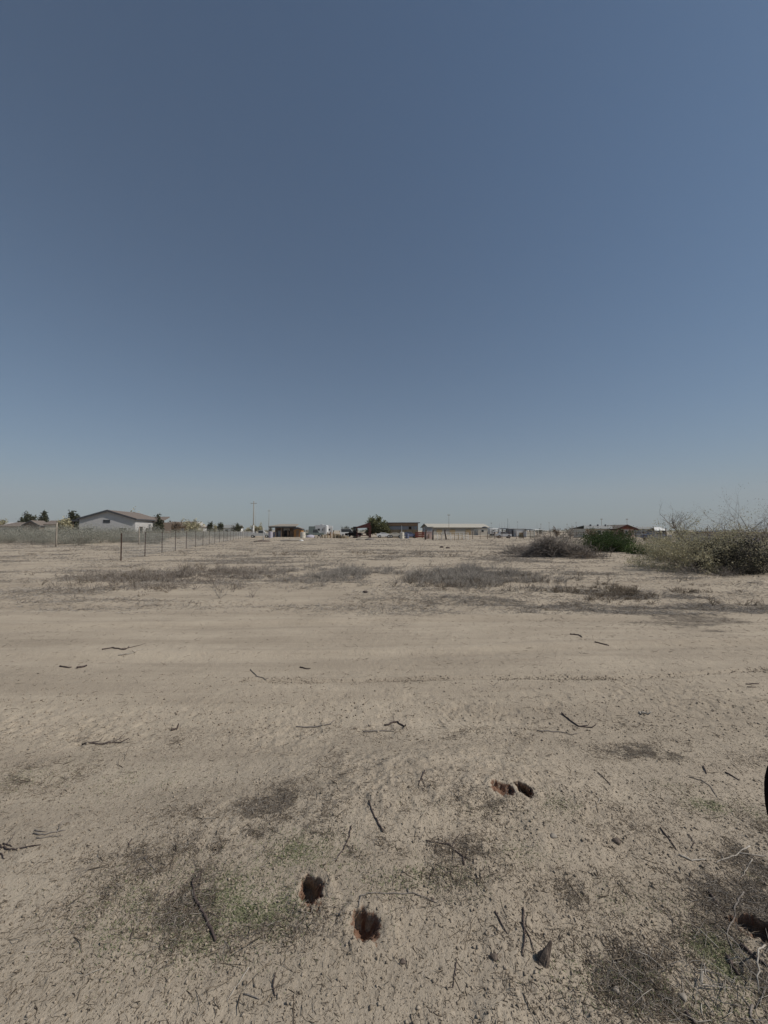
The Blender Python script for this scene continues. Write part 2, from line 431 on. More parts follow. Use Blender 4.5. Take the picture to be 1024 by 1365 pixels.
mottled('plastic_red', (.022, .006, .008), (.035, .009, .012), 9, rough=.7, spec=.1)
mottled('far_rock', (.17, .155, .14), (.24, .215, .19), .01)
mottled('bark', (.085, .065, .052), (.17, .135, .11), 30, bump=.01)
mottled('bark_dark', (.030, .022, .021), (.13, .10, .088), 70, stretch=(1, 1, 1), bump=.004)
mottled('wood_bleached', (.30, .265, .22), (.45, .41, .355), 60, bump=.003)
mottled('wood_grey', (.15, .13, .115), (.27, .24, .21), 70, bump=.003)
mottled('blue_tarp', (.12, .17, .26), (.18, .24, .34), 5)
mottled('lilac_tarp', (.32, .30, .36), (.40, .38, .43), 4)
stems_mat('twig_brown', (.060, .046, .035), (.26, .21, .155))
stems_mat('twig_grey', (.14, .125, .11), (.42, .385, .34))
stems_mat('twig_pale', (.20, .175, .15), (.46, .42, .365))
stems_mat('twig_purple', (.10, .083, .070), (.37, .325, .28))
stems_mat('clod', (.20, .165, .125), (.38, .32, .25))
foliage('leaf_olive', (.23, .21, .13), (.55, .50, .33))
foliage('leaf_grey', (.20, .20, .165), (.38, .375, .32))
foliage('leaf_green', (.020, .038, .012), (.085, .125, .04))
foliage('leaf_dark', (.035, .04, .026), (.11, .11, .065))
foliage('leaf_black', (.018, .019, .015), (.06, .055, .042))  # near-black foliage, the dark shrubs' own leaf colour
foliage('leaf_weed', (.035, .06, .02), (.12, .17, .055))
foliage('leaf_yellow', (.075, .08, .04), (.20, .20, .10))
foliage('leaf_rust', (.125, .088, .058), (.24, .185, .13))
foliage('grass_green', (.11, .122, .062), (.26, .275, .15))

# ------------------------------------------------------------------ the ground: one sheet to the horizon
def build_ground():
    t1 = np.concatenate([np.linspace(-58, 58, 980), np.linspace(58, 302, 70)[1:-1]])
    th = np.radians(t1); nT = len(th)
    r = [.25]
    while r[-1] < 15000:
        q = r[-1]
        k = 1.06 if q < 1.1 else 1.0030 if q < 5.5 else 1.0045 if q < 14 else 1.011 if q < 120 else 1.06
        r.append(q*k)
    r = np.array(r); nR = len(r)
    xx = (np.sin(th)[None, :]*r[:, None]).ravel(); yy = (np.cos(th)[None, :]*r[:, None]).ravel()
    zz = height(xx, yy)
    V = np.stack([xx, yy, zz], 1)
    # the burrows run down at a slant, so their far lips overhang
    for (cx, cy, a_, b_, deep, rot), (sx, sy) in zip(BUR, ((-.30, .75), (-.45, .55), (.35, .8), (-.3, .5), (.4, .5))):
        d1, m1, _ = burrow(xx, yy); nr = (np.abs(xx-cx) < 1.6*a_) & (np.abs(yy-cy) < 1.6*b_)
        k_ = np.where(nr, np.clip(-d1, 0, deep), 0); V[:, 0] += sx*k_; V[:, 1] += sy*k_
    i = np.arange(nR-1)[:, None]*nT; j = np.arange(nT)[None, :]; j2 = (j+1) % nT
    F = np.stack([i+j, i+j2, i+nT+j2, i+nT+j], -1).reshape(-1, 4)[:, ::-1]
    V = np.vstack([V, [[0, 0, hz(0, 0)]]]); c = len(V)-1
    o = link_mesh('ground', V, F, 'desert_soil', shade=True)
    me = o.data
    # centre cap
    l = litter(V[:, 0], V[:, 1]); g = green(V[:, 0], V[:, 1])
    d, m, rim = burrow(V[:, 0], V[:, 1])
    dp = smooth(.02, .35, m)
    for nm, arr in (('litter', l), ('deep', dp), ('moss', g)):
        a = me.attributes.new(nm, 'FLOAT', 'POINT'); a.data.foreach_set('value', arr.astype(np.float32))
    tag(o, kind='structure')
    return o
gr = build_ground()

def hills():
    v = []; f = []; n = 90
    for k in range(n+1):
        a = R(-62+50*k/n); D = 5200
        e = (110+150*max(0, float(fbm(np.array([k*.9]), np.array([3.]), 14, 4, 71)[0]))+50*float(fbm(np.array([k*1.0]), np.array([9.]), 4, 3, 72)[0]))*(1-smooth(40, 90, k))+0
        for dd, hh in ((0, -5), (500, e*.5), (1100, e), (2200, -5)):
            v.append((math.sin(a)*(D+dd), math.cos(a)*(D+dd), hh if hh < 0 else float(hh)+6*math.sin(k*1.3+dd)))
    for k in range(n):
        for q in range(3):
            i = k*4+q; f.append((i, i+4, i+5, i+1))
    tag(link_mesh('distant_hills', v, f, 'far_rock', shade=True), kind='structure')
hills()

# ------------------------------------------------------------------ loose stuff on the ground
def scatter_ground(n, ylo, yhi, fn, power=1.0, half=1.02):
    """random ground points inside the view wedge with density ~ 1/depth, kept with probability fn"""
    u = rng.random(n); y = ylo*(yhi/ylo)**(u**power)
    x = y*rng.uniform(-half, half, n)
    keep = rng.random(n) < fn(x, y)
    return x[keep], y[keep]
def clods():
    x1, y1 = scatter_ground(60000, 1.15, 4.6, lambda x, y: .12+.35*np.exp(-((y-3.55)/.4)**2)+.35*(y < 2.6)*(.5+.5*fbm(x, y, .7, 2, 3)))
    x2 = rng.uniform(-1.6, 6, 3600); x2 = x2[rng.random(3600) < .2+.8*(fbm(x2, x2*0, .5, 3, 45) > -.1)]; y2 = trackline(x2)+rng.normal(0, 1, len(x2))*(.022+.03*vnoise(x2/.4, x2*0, 46))
    x = np.r_[x1, x2]; y = np.r_[y1, y2]
    _, m, _ = burrow(x, y); k = m < .05; x = x[k]; y = y[k]; n = len(x)
    s = .0016+.0060*rng.random(n)**6*(1.0+.4*(y > 3))+.0006*y
    z = height(x, y)
    base = np.array([[1, 0, 0], [-1, 0, 0], [0, 1, 0], [0, -1, 0], [0, 0, 1], [0, 0, -1.]])
    V = base[None]*(s[:, None, None]*rng.uniform(.6, 1.35, (n, 6, 1)))+rng.normal(0, .22, (n, 6, 3))*s[:, None, None]
    a = rng.uniform(0, 6.28, n); ca, sa = np.cos(a)[:, None], np.sin(a)[:, None]
    vx = V[:, :, 0]*ca-V[:, :, 1]*sa; vy = V[:, :, 0]*sa+V[:, :, 1]*ca
    V = np.stack([vx+x[:, None], vy+y[:, None], V[:, :, 2]*.8+z[:, None]+s[:, None]*.3], -1)
    F = np.array([[0,2,4],[2,1,4],[1,3,4],[3,0,4],[2,0,5],[1,2,5],[3,1,5],[0,3,5]])
    F = (F[None]+np.arange(n)[:, None, None]*6).reshape(-1, 3)
    tag(link_mesh('soil_crumbs', V.reshape(-1, 3), F, 'clod'), 'crumbs and small clods of tan soil strewn over the near ground', 'soil crumbs', kind='stuff')
clods()
def twiglets(name, x, y, L, rad, lift, mat, label, cat, tilt=.25, bend=True):
    n = len(x); z = height(x, y)
    a = rng.uniform(0, 2*math.pi, n); e = np.abs(rng.normal(0, tilt, n))
    d = np.stack([np.cos(a)*np.cos(e), np.sin(a)*np.cos(e), np.sin(e)], 1)
    p0 = np.stack([x, y, z+rad+lift], 1); mid = p0+d*(L*.5)[:, None]
    d2 = d+rng.normal(0, .35, (n, 3))*[1, 1, .6]; d2 /= np.linalg.norm(d2, axis=1, keepdims=True)
    p1 = mid+d2*(L*.5)[:, None]
    zz = height(p1[:, 0], p1[:, 1]); p1[:, 2] = np.maximum(p1[:, 2], zz+rad)
    zz = height(mid[:, 0], mid[:, 1]); mid[:, 2] = np.maximum(mid[:, 2], zz+rad)
    V1, F1 = prisms(p0, mid, rad, rad*.85); V2, F2 = prisms(mid, p1, rad*.85, rad*.4)
    o = link_mesh(name, np.vstack([V1, V2]), np.vstack([F1, F2+len(V1)]), mat)
    return tag(o, label, cat, kind='stuff')
def lm(x, y): return litter(x, y)
x, y = scatter_ground(300000, 1.15, 3.4, lambda x, y: np.clip(np.minimum(lm(x, y)**1.1*1.25, .75)+.05*smooth(.45, .65, .5+.5*fbm(x, y, .8, 3, 88))+.004, 0, 1)); n = len(x)
k = burrow(x, y)[1] < .3; x, y = x[k], y[k]; n = len(x)
twiglets('twig_litter', x, y, .004+.034*rng.random(n)**4.5, .0006+.0010*rng.random(n)**2, 0, 'twig_brown', 'short broken brown twigs and stalks lying over the near soil', 'twig litter')
x, y = scatter_ground(60000, 1.15, 3.4, lambda x, y: np.clip(lm(x, y)**2*.4+.004, 0, 1)); k = burrow(x, y)[1] < .02; x, y = x[k], y[k]; n = len(x)
twiglets('straw_litter', x, y, .010+.05*rng.random(n)**2.5, .0006+.0006*rng.random(n), .001, 'twig_pale', 'pale dry straw fragments lying among the near twigs', 'straw litter')
x, y = scatter_ground(60000, 3.3, 12, lambda x, y: np.clip(lm(x, y)*.25+.006, 0, 1)); n = len(x)
twiglets('field_twigs', x, y, .03+.07*rng.random(n)**2, .001+.0006*y*rng.random(n)*.5, 0, 'twig_brown', 'scattered twigs lying on the bare drive and its edges', 'twigs')
x, y = scatter_ground(150000, 7.5, 70, lambda x, y: np.clip((lm(x, y)-.12)*1.2, 0, 1)); n = len(x)
twiglets('dead_weeds', x, y, (.05+.13*rng.random(n)**1.5)*(1+.012*y), .0012+.00022*y, 0, 'twig_grey', 'flattened grey dead weeds spread in patches across the field', 'dead weeds', tilt=.35)
x, y = scatter_ground(90000, 8, 90, lambda x, y: np.clip((lm(x, y)-.2)*.9, 0, 1)); n = len(x)
twiglets('fallen_stalks', x, y, (.06+.12*rng.random(n)), .0014+.00024*y, 0, 'twig_brown', 'dark brown fallen stalks mixed through the weed patches of the field', 'stalks', tilt=.2)
x, y = scatter_ground(150000, 1.15, 3.2, lambda x, y: np.clip((lm(x, y)-.12)*.5, 0, .35)); k = burrow(x, y)[1] < .1; x, y = x[k], y[k]; n = len(x)
twiglets('matted_grass', x, y, .015+.035*rng.random(n)**1.3, .0004+.0005*rng.random(n), .001, 'twig_purple', 'matted grey brown dry grass lying in broad patches on the near soil', 'dry grass', tilt=.4)
x, y = scatter_ground(2600, 1.15, 4.5, lambda x, y: np.clip(lm(x, y)*.9+.035, 0, 1)); k = burrow(x, y)[1] < .02; x, y = x[k], y[k]; n = len(x)
twiglets('fallen_twigs', x, y, .03+.09*rng.random(n)**1.6, .0010+.0016*rng.random(n)**1.5, 0, 'twig_brown', 'loose longer twigs strewn through the near litter', 'twigs', tilt=.15)
x, y = scatter_ground(30000, 1.15, 2.6, lambda x, y: np.clip(mask(x, y, LIT[-10:])*(x > .9)*(y < 1.9)*.08, 0, 1)); n = len(x)
twiglets('dead_stems', x, y, .04+.10*rng.random(n), .0009+.0012*rng.random(n), .004, 'twig_pale', 'tangled pale dead stems in the lower right corner', 'stems', tilt=.35)
# standing dry brush patches
def brush(px, py, rx, ry, n, hgt, mat, name, label, rad=.0034):
    cx, cy = G(px, py); ya = G(px, py+ry)[1]; yb = G(px, py-ry)[1]
    x = cx+rng.normal(0, rx*cy/512*.5, n); y = cy+rng.normal(0, (yb-ya)*.25, n)
    m = fbm(x/1.6, y, .9, 4, 77) > -.06; x, y = x[m], y[m]; n = len(x)
    z = height(x, y); P0, P1, R0, R1 = [], [], [], []
    k = 7
    hh = hgt*rng.uniform(.3, 1, n)*(.35+1.5*np.maximum(0, fbm(x, y, .8, 3, 78)+.25))
    for j in range(k):
        a = rng.uniform(0, 6.28, n); e = rng.uniform(.25, 1.35, n)
        d = np.stack([np.cos(a)*np.cos(e), np.sin(a)*np.cos(e), np.sin(e)], 1)
        b = np.stack([x, y, z], 1)+rng.normal(0, .03, (n, 3))*[1, 1, 0]
        mid = b+d*hh[:, None]*.55; d2 = d+rng.normal(0, .45, (n, 3)); d2 /= np.linalg.norm(d2, axis=1, keepdims=True)
        tip = mid+d2*hh[:, None]*.5; d3 = d+rng.normal(0, .8, (n, 3)); d3 /= np.linalg.norm(d3, axis=1, keepdims=True)
        tip2 = mid+d3*hh[:, None]*.4
        P0 += [b, mid, mid]; P1 += [mid, tip, tip2]; R0 += [np.full(n, rad*1.3), np.full(n, rad), np.full(n, rad)]; R1 += [np.full(n, rad), np.full(n, rad*.5), np.full(n, rad*.5)]
    V, F = prisms(np.vstack(P0), np.vstack(P1), np.concatenate(R0), np.concatenate(R1))
    tag(link_mesh(name, V, F, mat), label, 'dry brush', kind='stuff')
brush(265, 769, 140, 12, 1300, .32, 'twig_purple', 'dry_brush', 'low tangle of dry purplish brush left of the middle of the field')
brush(622, 770, 105, 13, 1700, .38, 'twig_grey', 'dry_brush', 'pale grey tangle of dry brush right of the middle of the field')
brush(450, 765, 120, 11, 1200, .26, 'twig_grey', 'dry_brush', 'thin grey dry brush between the two denser tangles in the field')
brush(240, 768, 130, 12, 500, .26, 'twig_brown', 'dry_brush', 'dark brown dead weeds among the purplish brush left of the middle')
brush(630, 772, 110, 13, 600, .28, 'twig_brown', 'dry_brush', 'dark brown dead weeds among the pale grey brush right of the middle')
brush(840, 790, 130, 14, 600, .16, 'twig_brown', 'dry_brush', 'sparse brown stubble in front of the olive bushes at right')
brush(530, 738, 300, 5, 420, .25, 'twig_brown', 'dry_brush', 'far thin line of brown stubble before the yards')
brush(120, 735, 90, 5, 130, .18, 'twig_brown', 'dry_brush', 'sparse brown stubble round the near end of the wire fence')
def sprouts():
    x, y = scatter_ground(330000, 1.15, 3.2, lambda x, y: np.clip(green(x, y)**1.2, 0, 1)); k = burrow(x, y)[1] < .02; x, y = x[k], y[k]; n = len(x)
    z = height(x, y); L = .004+.013*rng.random(n)**1.5
    a = rng.uniform(0, 6.28, n); e = rng.uniform(.3, 1.4, n)
    d = np.stack([np.cos(a)*np.cos(e), np.sin(a)*np.cos(e), np.sin(e)], 1)
    b = np.stack([x, y, z-.001], 1); s = np.cross(d, [0, 0, 1.]); s /= np.linalg.norm(s, axis=1, keepdims=True)+1e-9
    w = (.0007+.0010*rng.random(n))[:, None]
    mid = b+d*L[:, None]*.6; tip = b+(d+[0, 0, -.25])*L[:, None]*1.0
    V = np.stack([b-s*w, b+s*w, mid+s*w*.9, mid-s*w*.9, tip], 1)
    F4 = np.array([[0, 1, 2, 3]]); V0 = V.reshape(-1, 3)
    F = [tuple(int(q) for q in (i*5, i*5+1, i*5+2, i*5+4, i*5+3)) for i in range(0)]
    Fa = np.stack([np.arange(n)*5+c for c in (0, 1, 2, 3)], 1); Fb = np.stack([np.arange(n)*5+c for c in (3, 2, 4)], 1)
    # quads and tip triangles in one mesh: write the triangles as loops too
    me_v = V0; tri = np.vstack([Fa[:, [0, 1, 2]], Fa[:, [0, 2, 3]], Fb])
    tag(link_mesh('grass_sprouts', me_v, tri, 'grass_green'), 'tiny green grass sprouts growing in patches on the near soil', 'grass', kind='stuff')
sprouts()
# ------------------------------------------------------------------ sticks, roots and branches lying in the foreground
def stick(pts, w, mat, label, name='stick', cat='stick', lifts=None, sub=(), wob=.12, n=7):
    """pts are places on the ground read from the photograph; w = half thickness in metres; sub = side shoots"""
    def poly(ps, ls):
        out = []
        for i, (a, b) in enumerate(ps):
            x, y = G(a, b); l = ls[i] if ls else 0
            out.append(Vector((x, y, max(hz(x, y), 0*l)+w*.55+l)))
        # finer, slightly crooked
        res = []
        for i in range(len(out)-1):
            for k in range(4):
                t = k/4; p = out[i].lerp(out[i+1], t); L = (out[i+1]-out[i]).length
                q = p+Vector((random.gauss(0, .022), random.gauss(0, .022), 0))*L*(1 if 0 < t or i else 0)
                if not ls: q.z = hz(q.x, q.y)+w*.55+random.uniform(0, .004)
                else: q.z += random.gauss(0, .01)*L
                res.append(q)
        res.append(out[-1]); return res
    w *= .82; m = MB(); P = poly(pts, lifts); k = len(P); kids_ = []
    m.chain(P, [w*(1-.45*i/(k-1))*random.uniform(.88, 1.12) for i in range(k)], n, wob)
    for ps, ww, *ls in sub:
        Q = poly(ps, ls[0] if ls else None); k2 = len(Q)
        (m if cat != 'twigs' else kids_.append(MB()) or kids_[-1]).chain(Q, [ww*.82*(1-.6*i/(k2-1)) for i in range(k2)], 6, wob)
    c = sum(P, Vector())/k; o = m.build(name, mat, smooth=True)
    # origin at the stick itself
    o.data.transform(Matrix.Translation(-c)); o.location = c
    for q in kids_: h_ = q.build('twig', mat, o, True); h_.data.transform(Matrix.Translation(-c))
    return tag(o, label, cat)
stick([(511,1112),(503,1098),(497,1087),(492,1070)], .0058, 'bark_dark', 'single short dark stick lying aslant on the mound in the middle foreground')
stick([(288,1253),(276,1228),(266,1210),(260,1196),(258,1170)], .0072, 'bark_dark', 'thick crooked dark stick lying on the green patch at lower left', sub=[([(260,1176),(266,1166),(274,1159)], .003), ([(264,1205),(256,1216),(247,1224)], .0022), ([(270,1216),(284,1200),(299,1152)], .0016)])
stick([(697,1217),(699,1237),(700,1256),(698,1282)], .0050, 'bark_dark', 'upright forked dark stick left of the short split stump', sub=[([(700,1244),(707,1258),(716,1285)], .0036), ([(699,1240),(693,1236)], .004), ([(701,1242),(704,1224)], .0022)])
stick([(660,1222),(667,1235),(677,1250)], .0042, 'bark_dark', 'short dark stick lying left of the forked stick in the lower right')
stick([(619,1157),(617,1146),(605,1133),(599,1128),(568,1121)], .0042, 'bark_dark', 'knotted dark root branching three ways right of the middle foreground', 'root', 'root', sub=[([(603,1131),(608,1120),(615,1112)], .0028), ([(617,1146),(626,1150),(636,1151)], .0030), ([(581,1126),(580,1139)], .0026), ([(570,1122),(569,1130)], .002), ([(620,1145),(624,1133)], .0018)])
stick([(332,1291),(318,1311),(302,1334)], .0026, 'wood_bleached', 'thin straight pale stick in the lower left foreground')
stick([(325,1325),(346,1332)], .003, 'wood_grey', 'short grey twig touching the foot of the thin pale stick')
stick([(367,1300),(364,1316),(367,1330)], .0036, 'bark_dark', 'short dark curved twig standing alone near the bottom edge left of centre', 'twig', 'twig')
stick([(609,1286),(606,1302),(604,1319)], .0030, 'bark_dark', 'thin dark twig pointing straight up near the bottom edge right of centre', 'twig', 'twig', sub=[([(604,1319),(590,1320),(575,1314)], .001)])
stick([(395,968),(420,968),(447,966)], .0085, 'wood_grey', 'straight brown stick lying level left of centre on the swale', wob=.2)
stick([(484,975),(505,974),(530,975)], .0065, 'wood_grey', 'thin level stick beside the small broken branch in the swale')
stick([(513,966),(530,963),(541,972)], .010, 'bark_dark', 'small broken dark branch bent over in the middle of the swale', 'branch', 'branch', sub=[([(528,964),(524,960)], .005)])
stick([(749,951),(760,961),(772,969),(795,971)], .0080, 'bark_dark', 'bent dark branch lying right of centre beyond the two small burrows', 'branch', 'branch', sub=[([(772,969),(788,967)], .005)])
stick([(716,974),(745,976),(770,982)], .0055, 'wood_grey', 'long thin grey twig just in front of the bent dark branch', 'twig', 'twig')
stick([(110,991),(135,992),(172,990)], .0075, 'bark_dark', 'dark twiggy stick lying level in the left middle ground', sub=[([(118,992),(138,988)], .005), ([(140,991),(166,984)], .004)])
stick([(44,1114),(60,1117),(87,1110)], .0048, 'wood_grey', 'small bundle of grey twigs at left with two ends turned up', 'twig_bundle', 'twigs', sub=[([(46,1110),(62,1112)], .004), ([(76,1114),(82,1104),(88,1101)], .003, [0,.02,.03]), ([(48,1122),(70,1119),(84,1118)], .003)])
stick([(0,1128),(12,1135),(30,1134),(54,1130)], .0050, 'bark_dark', 'dark twig cluster cut by the left edge of the picture', 'twig_bundle', 'twigs', sub=[([(0,1134),(14,1126),(20,1118)], .003, [0,.02,.03]), ([(0,1140),(6,1147)], .004), ([(4,1126),(16,1130)], .005)])
stick([(905,1140),(922,1147),(942,1146)], .0052, 'wood_bleached', 'short bleached stick lying on dark litter at the right side')
stick([(1000,1128),(980,1140),(962,1147),(955,1151)], .0040, 'wood_bleached', 'forked pale branch reaching toward the right edge', 'branch', 'branch', sub=[([(984,1137),(1010,1141),(1023,1142)], .0038), ([(1003,1146),(995,1160),(986,1172)], .0032)])
stick([(992,1190),(984,1205),(977,1225),(969,1245),(976,1266)], .0042, 'wood_grey', 'long curved grey root left of the burrow at the right edge', 'root', 'root')
stick([(980,1229),(990,1250)], .003, 'bark_dark', 'short dark twig between the curved grey root and the right burrow', 'twig', 'twig')
stick([(1021,1272),(1013,1290),(1011,1318),(1012,1326)], .0038, 'wood_bleached', 'thin arched pale stick standing out at the lower right edge', lifts=[.03,.06,.04,0])
stick([(988,1261),(1005,1276),(1028,1293)], .0085, 'bark_dark', 'thick dark stick running off the right edge below the burrow')
stick([(970,1275),(978,1290),(985,1300)], .0080, 'bark_dark', 'stubby dark stick between the green tuft and the arched pale stick')
stick([(938,1306),(936,1318),(958,1319),(975,1320)], .0026, 'wood_bleached', 'thin pale twig bent at a right angle low in the right corner', 'twig', 'twig', lifts=[.03,.012,.008,.005])
stick([(914,1352),(920,1358),(927,1368)], .0078, 'bark_dark', 'dark rounded stub of wood at the bottom edge left of the corner litter', 'stub', 'stub')
stick([(935,1338),(936,1352),(941,1362)], .0026, 'wood_bleached', 'small pale curved twig at the bottom edge by the dark stub', 'twig', 'twig')
stick([(1004,1340),(1000,1355),(1010,1370)], .0045, 'wood_grey', 'grey twig tangle end in the extreme lower right corner', 'twig', 'twig', sub=[([(990,1330),(1004,1350)], .003), ([(1020,1320),(1008,1345)], .004), ([(975,1340),(1000,1346)], .002)])
stick([(945,1191),(956,1205),(967,1219)], .0052, 'bark_dark', 'short dark stick up and left of the curved grey root')
stick([(800,1066),(796,1075),(788,1081)], .0036, 'wood_bleached', 'small pale S shaped twig right of the two small burrows', 'twig', 'twig')
stick([(880,1104),(893,1120),(902,1133)], .0042, 'bark_dark', 'slender dark twig above the short bleached stick at right', 'twig', 'twig')
stick([(917,1112),(926,1125),(922,1131)], .0032, 'bark_dark', 'small dark hooked twig beside the slender dark twig at right', 'twig', 'twig')
stick([(938,1023),(942,1034)], .006, 'bark_dark', 'small dark upright splinter on the right middle ground', 'splinter', 'splinter')
stick([(967,1032),(986,1042)], .0055, 'bark_dark', 'short slanting dark twig near the black housing at the right edge', 'twig', 'twig')
stick([(797,1031),(806,1039),(814,1048)], .0040, 'bark_dark', 'thin dark twig sloping down to the right of the litter fan', 'twig', 'twig')
stick([(919,1038),(935,1042),(948,1050),(956,1064)], .0036, 'wood_grey', 'thin grey runner arching over the bright green tuft', 'runner', 'twig')
stick([(566,1028),(562,1040),(558,1048)], .0055, 'bark_dark', 'small dark forked twig on the crest of the mound', 'twig', 'twig', sub=[([(562,1038),(566,1048)], .003)])
stick([(468,1104),(466,1118),(458,1135),(447,1152)], .0040, 'bark_dark', 'thin dark stick with a thick tip above the left burrow', sub=[([(462,1128),(470,1140)], .002)])
stick([(80,889),(95,891)], .012, 'bark_dark', 'flat dark splinter lying alone on the bare drive at far left', 'splinter', 'splinter')
stick([(102,891),(116,889)], .018, 'bark_dark', 'chunky dark scrap beside the flat splinter on the bare drive', 'scrap', 'wood scrap')
stick([(136,866),(150,864),(166,867),(172,863)], .012, 'bark_dark', 'dark broken branch on the drive behind the long pale stick', 'branch', 'branch', sub=[([(160,866),(194,859)], .006)])
stick([(158,874),(176,872),(191,866)], .009, 'wood_bleached', 'long pale slightly curved stick on the left of the drive')
stick([(760,846),(772,847),(776,850)], .014, 'bark_dark', 'dark bark scrap at the right of the drive with a short stick below it', 'scrap', 'wood scrap')
stick([(793,856),(805,859),(812,861)], .011, 'bark_dark', 'short straight dark stick to the right of the bark scrap on the drive')
stick([(334,893),(343,902),(358,908)], .007, 'wood_grey', 'thin curved grey twig at the start of the crumbly tyre line', 'twig', 'twig')
stick([(400,890),(414,893)], .011, 'bark_dark', 'small dark splinter sitting on the crumbly tyre line', 'splinter', 'splinter')
stick([(995,912),(1012,912)], .008, 'bark_dark', 'pair sized flat twig near the right end of the drive', 'twig', 'twig', sub=[([(996,916),(1008,917)], .006)])
stick([(855,950),(868,953)], .012, 'wood_bleached', 'pale chip of wood lying at the far side of the churned strip', 'chip', 'wood chip', sub=[([(852,950),(857,954)], .012)])
stick([(228,975),(238,972)], .012, 'bark_dark', 'small dark chunk beside twiggy litter left of the swale', 'chunk', 'wood chunk')
stick([(178,1238),(173,1255)], .003, 'bark_dark', 'thin dark twig upright above the lower left corner', 'twig', 'twig')
stick([(232,1190),(226,1196)], .005, 'bark_dark', 'little dark chip up and left of the thick crooked stick', 'chip', 'wood chip')
stick([(165,1163),(180,1148),(200,1142)], .002, 'wood_grey', 'spindly grey twig with a forked end at the left', 'twig', 'twig', sub=[([(192,1144),(212,1166)], .0025)])
stick([(172,1128),(176,1118)], .004, 'bark_dark', 'short thick twig above the spindly forked twig at left', 'twig', 'twig')
stick([(478,1215),(482,1200),(500,1196),(550,1195),(583,1206)], .0032, 'wood_grey', 'long thin root running along the upper lip of the larger burrow', 'root', 'root', sub=[([(545,1195),(543,1188)], .004)])
def stump():
    x, y = G(723, 1290); m = MB(); z = hz(x, y)
    # a split wedge: several splinters of different height fused at the foot
    for k, (dx, dy, h, r, lx) in enumerate([(0, 0, .070, .017, .024), (-.008, .003, .052, .014, .012), (.006, .004, .088, .012, .034), (-.012, -.006, .030, .013, .0), (.004, -.008, .05, .014, .018)]):
        p = Vector((x+dx, y+dy, z-.02))
        m.chain([p, p+Vector((lx*.3, .002, h*.4)), p+Vector((lx*.7, .004, h*.75)), p+Vector((lx, .006, h))], [r*1.15, r*1.05, r*.8, r*.3], 7, .25)
    o = m.build('wood_stump', 'bark'); o.data.transform(Matrix.Translation((-x, -y, -z))); o.location = (x, y, z)
    tag(o, 'short split grey stump standing in the soil at lower right', 'stump')
stump()
def stones():
    # a few single stones and hard clods one can point to
    for px, py, r, lab in [(537,1284,.009,'small dark stone a little right of the larger burrow near the bottom'), (659,1282,.013,'dark flat stone below the short dark stick'), (580,1340,.0,''),
                           (911,1330,.012,'pale stone at the bottom right in grey litter'), (822,1325,.011,'pale pebble in the weeds left of the bottom right corner'), (738,1118,.014,'tan stone half sunk right of the middle burrow mound'), (822,1124,.017,'dark grey stone standing alone on the right foreground'),
                           (577,1202,.007,'tiny dark pebble beside the long thin root')]:
        if r == 0: continue
        x, y = G(px, py); z = hz(x, y); m = MB(); vs = []; fs = []
        nu, nv = 10, 7
        for i in range(nv+1):
            for k in range(nu):
                a = math.pi*i/nv; b = 2*math.pi*k/nu; q = 1+.25*math.sin(3*b+px)*math.sin(a)+random.uniform(-.1, .1)
                vs.append((r*q*math.sin(a)*math.cos(b)*1.25, r*q*math.sin(a)*math.sin(b), r*.7*math.cos(a)))
        for i in range(nv):
            for k in range(nu): fs.append((i*nu+k, (i+1)*nu+k, (i+1)*nu+(k+1) % nu, i*nu+(k+1) % nu))
        m.add(vs, fs); o = m.build('stone', 'bark' if 'dark' in lab else 'weathered_wood', smooth=True); o.location = (x, y, z+r*.3); tag(o, lab, 'stone')
stones()

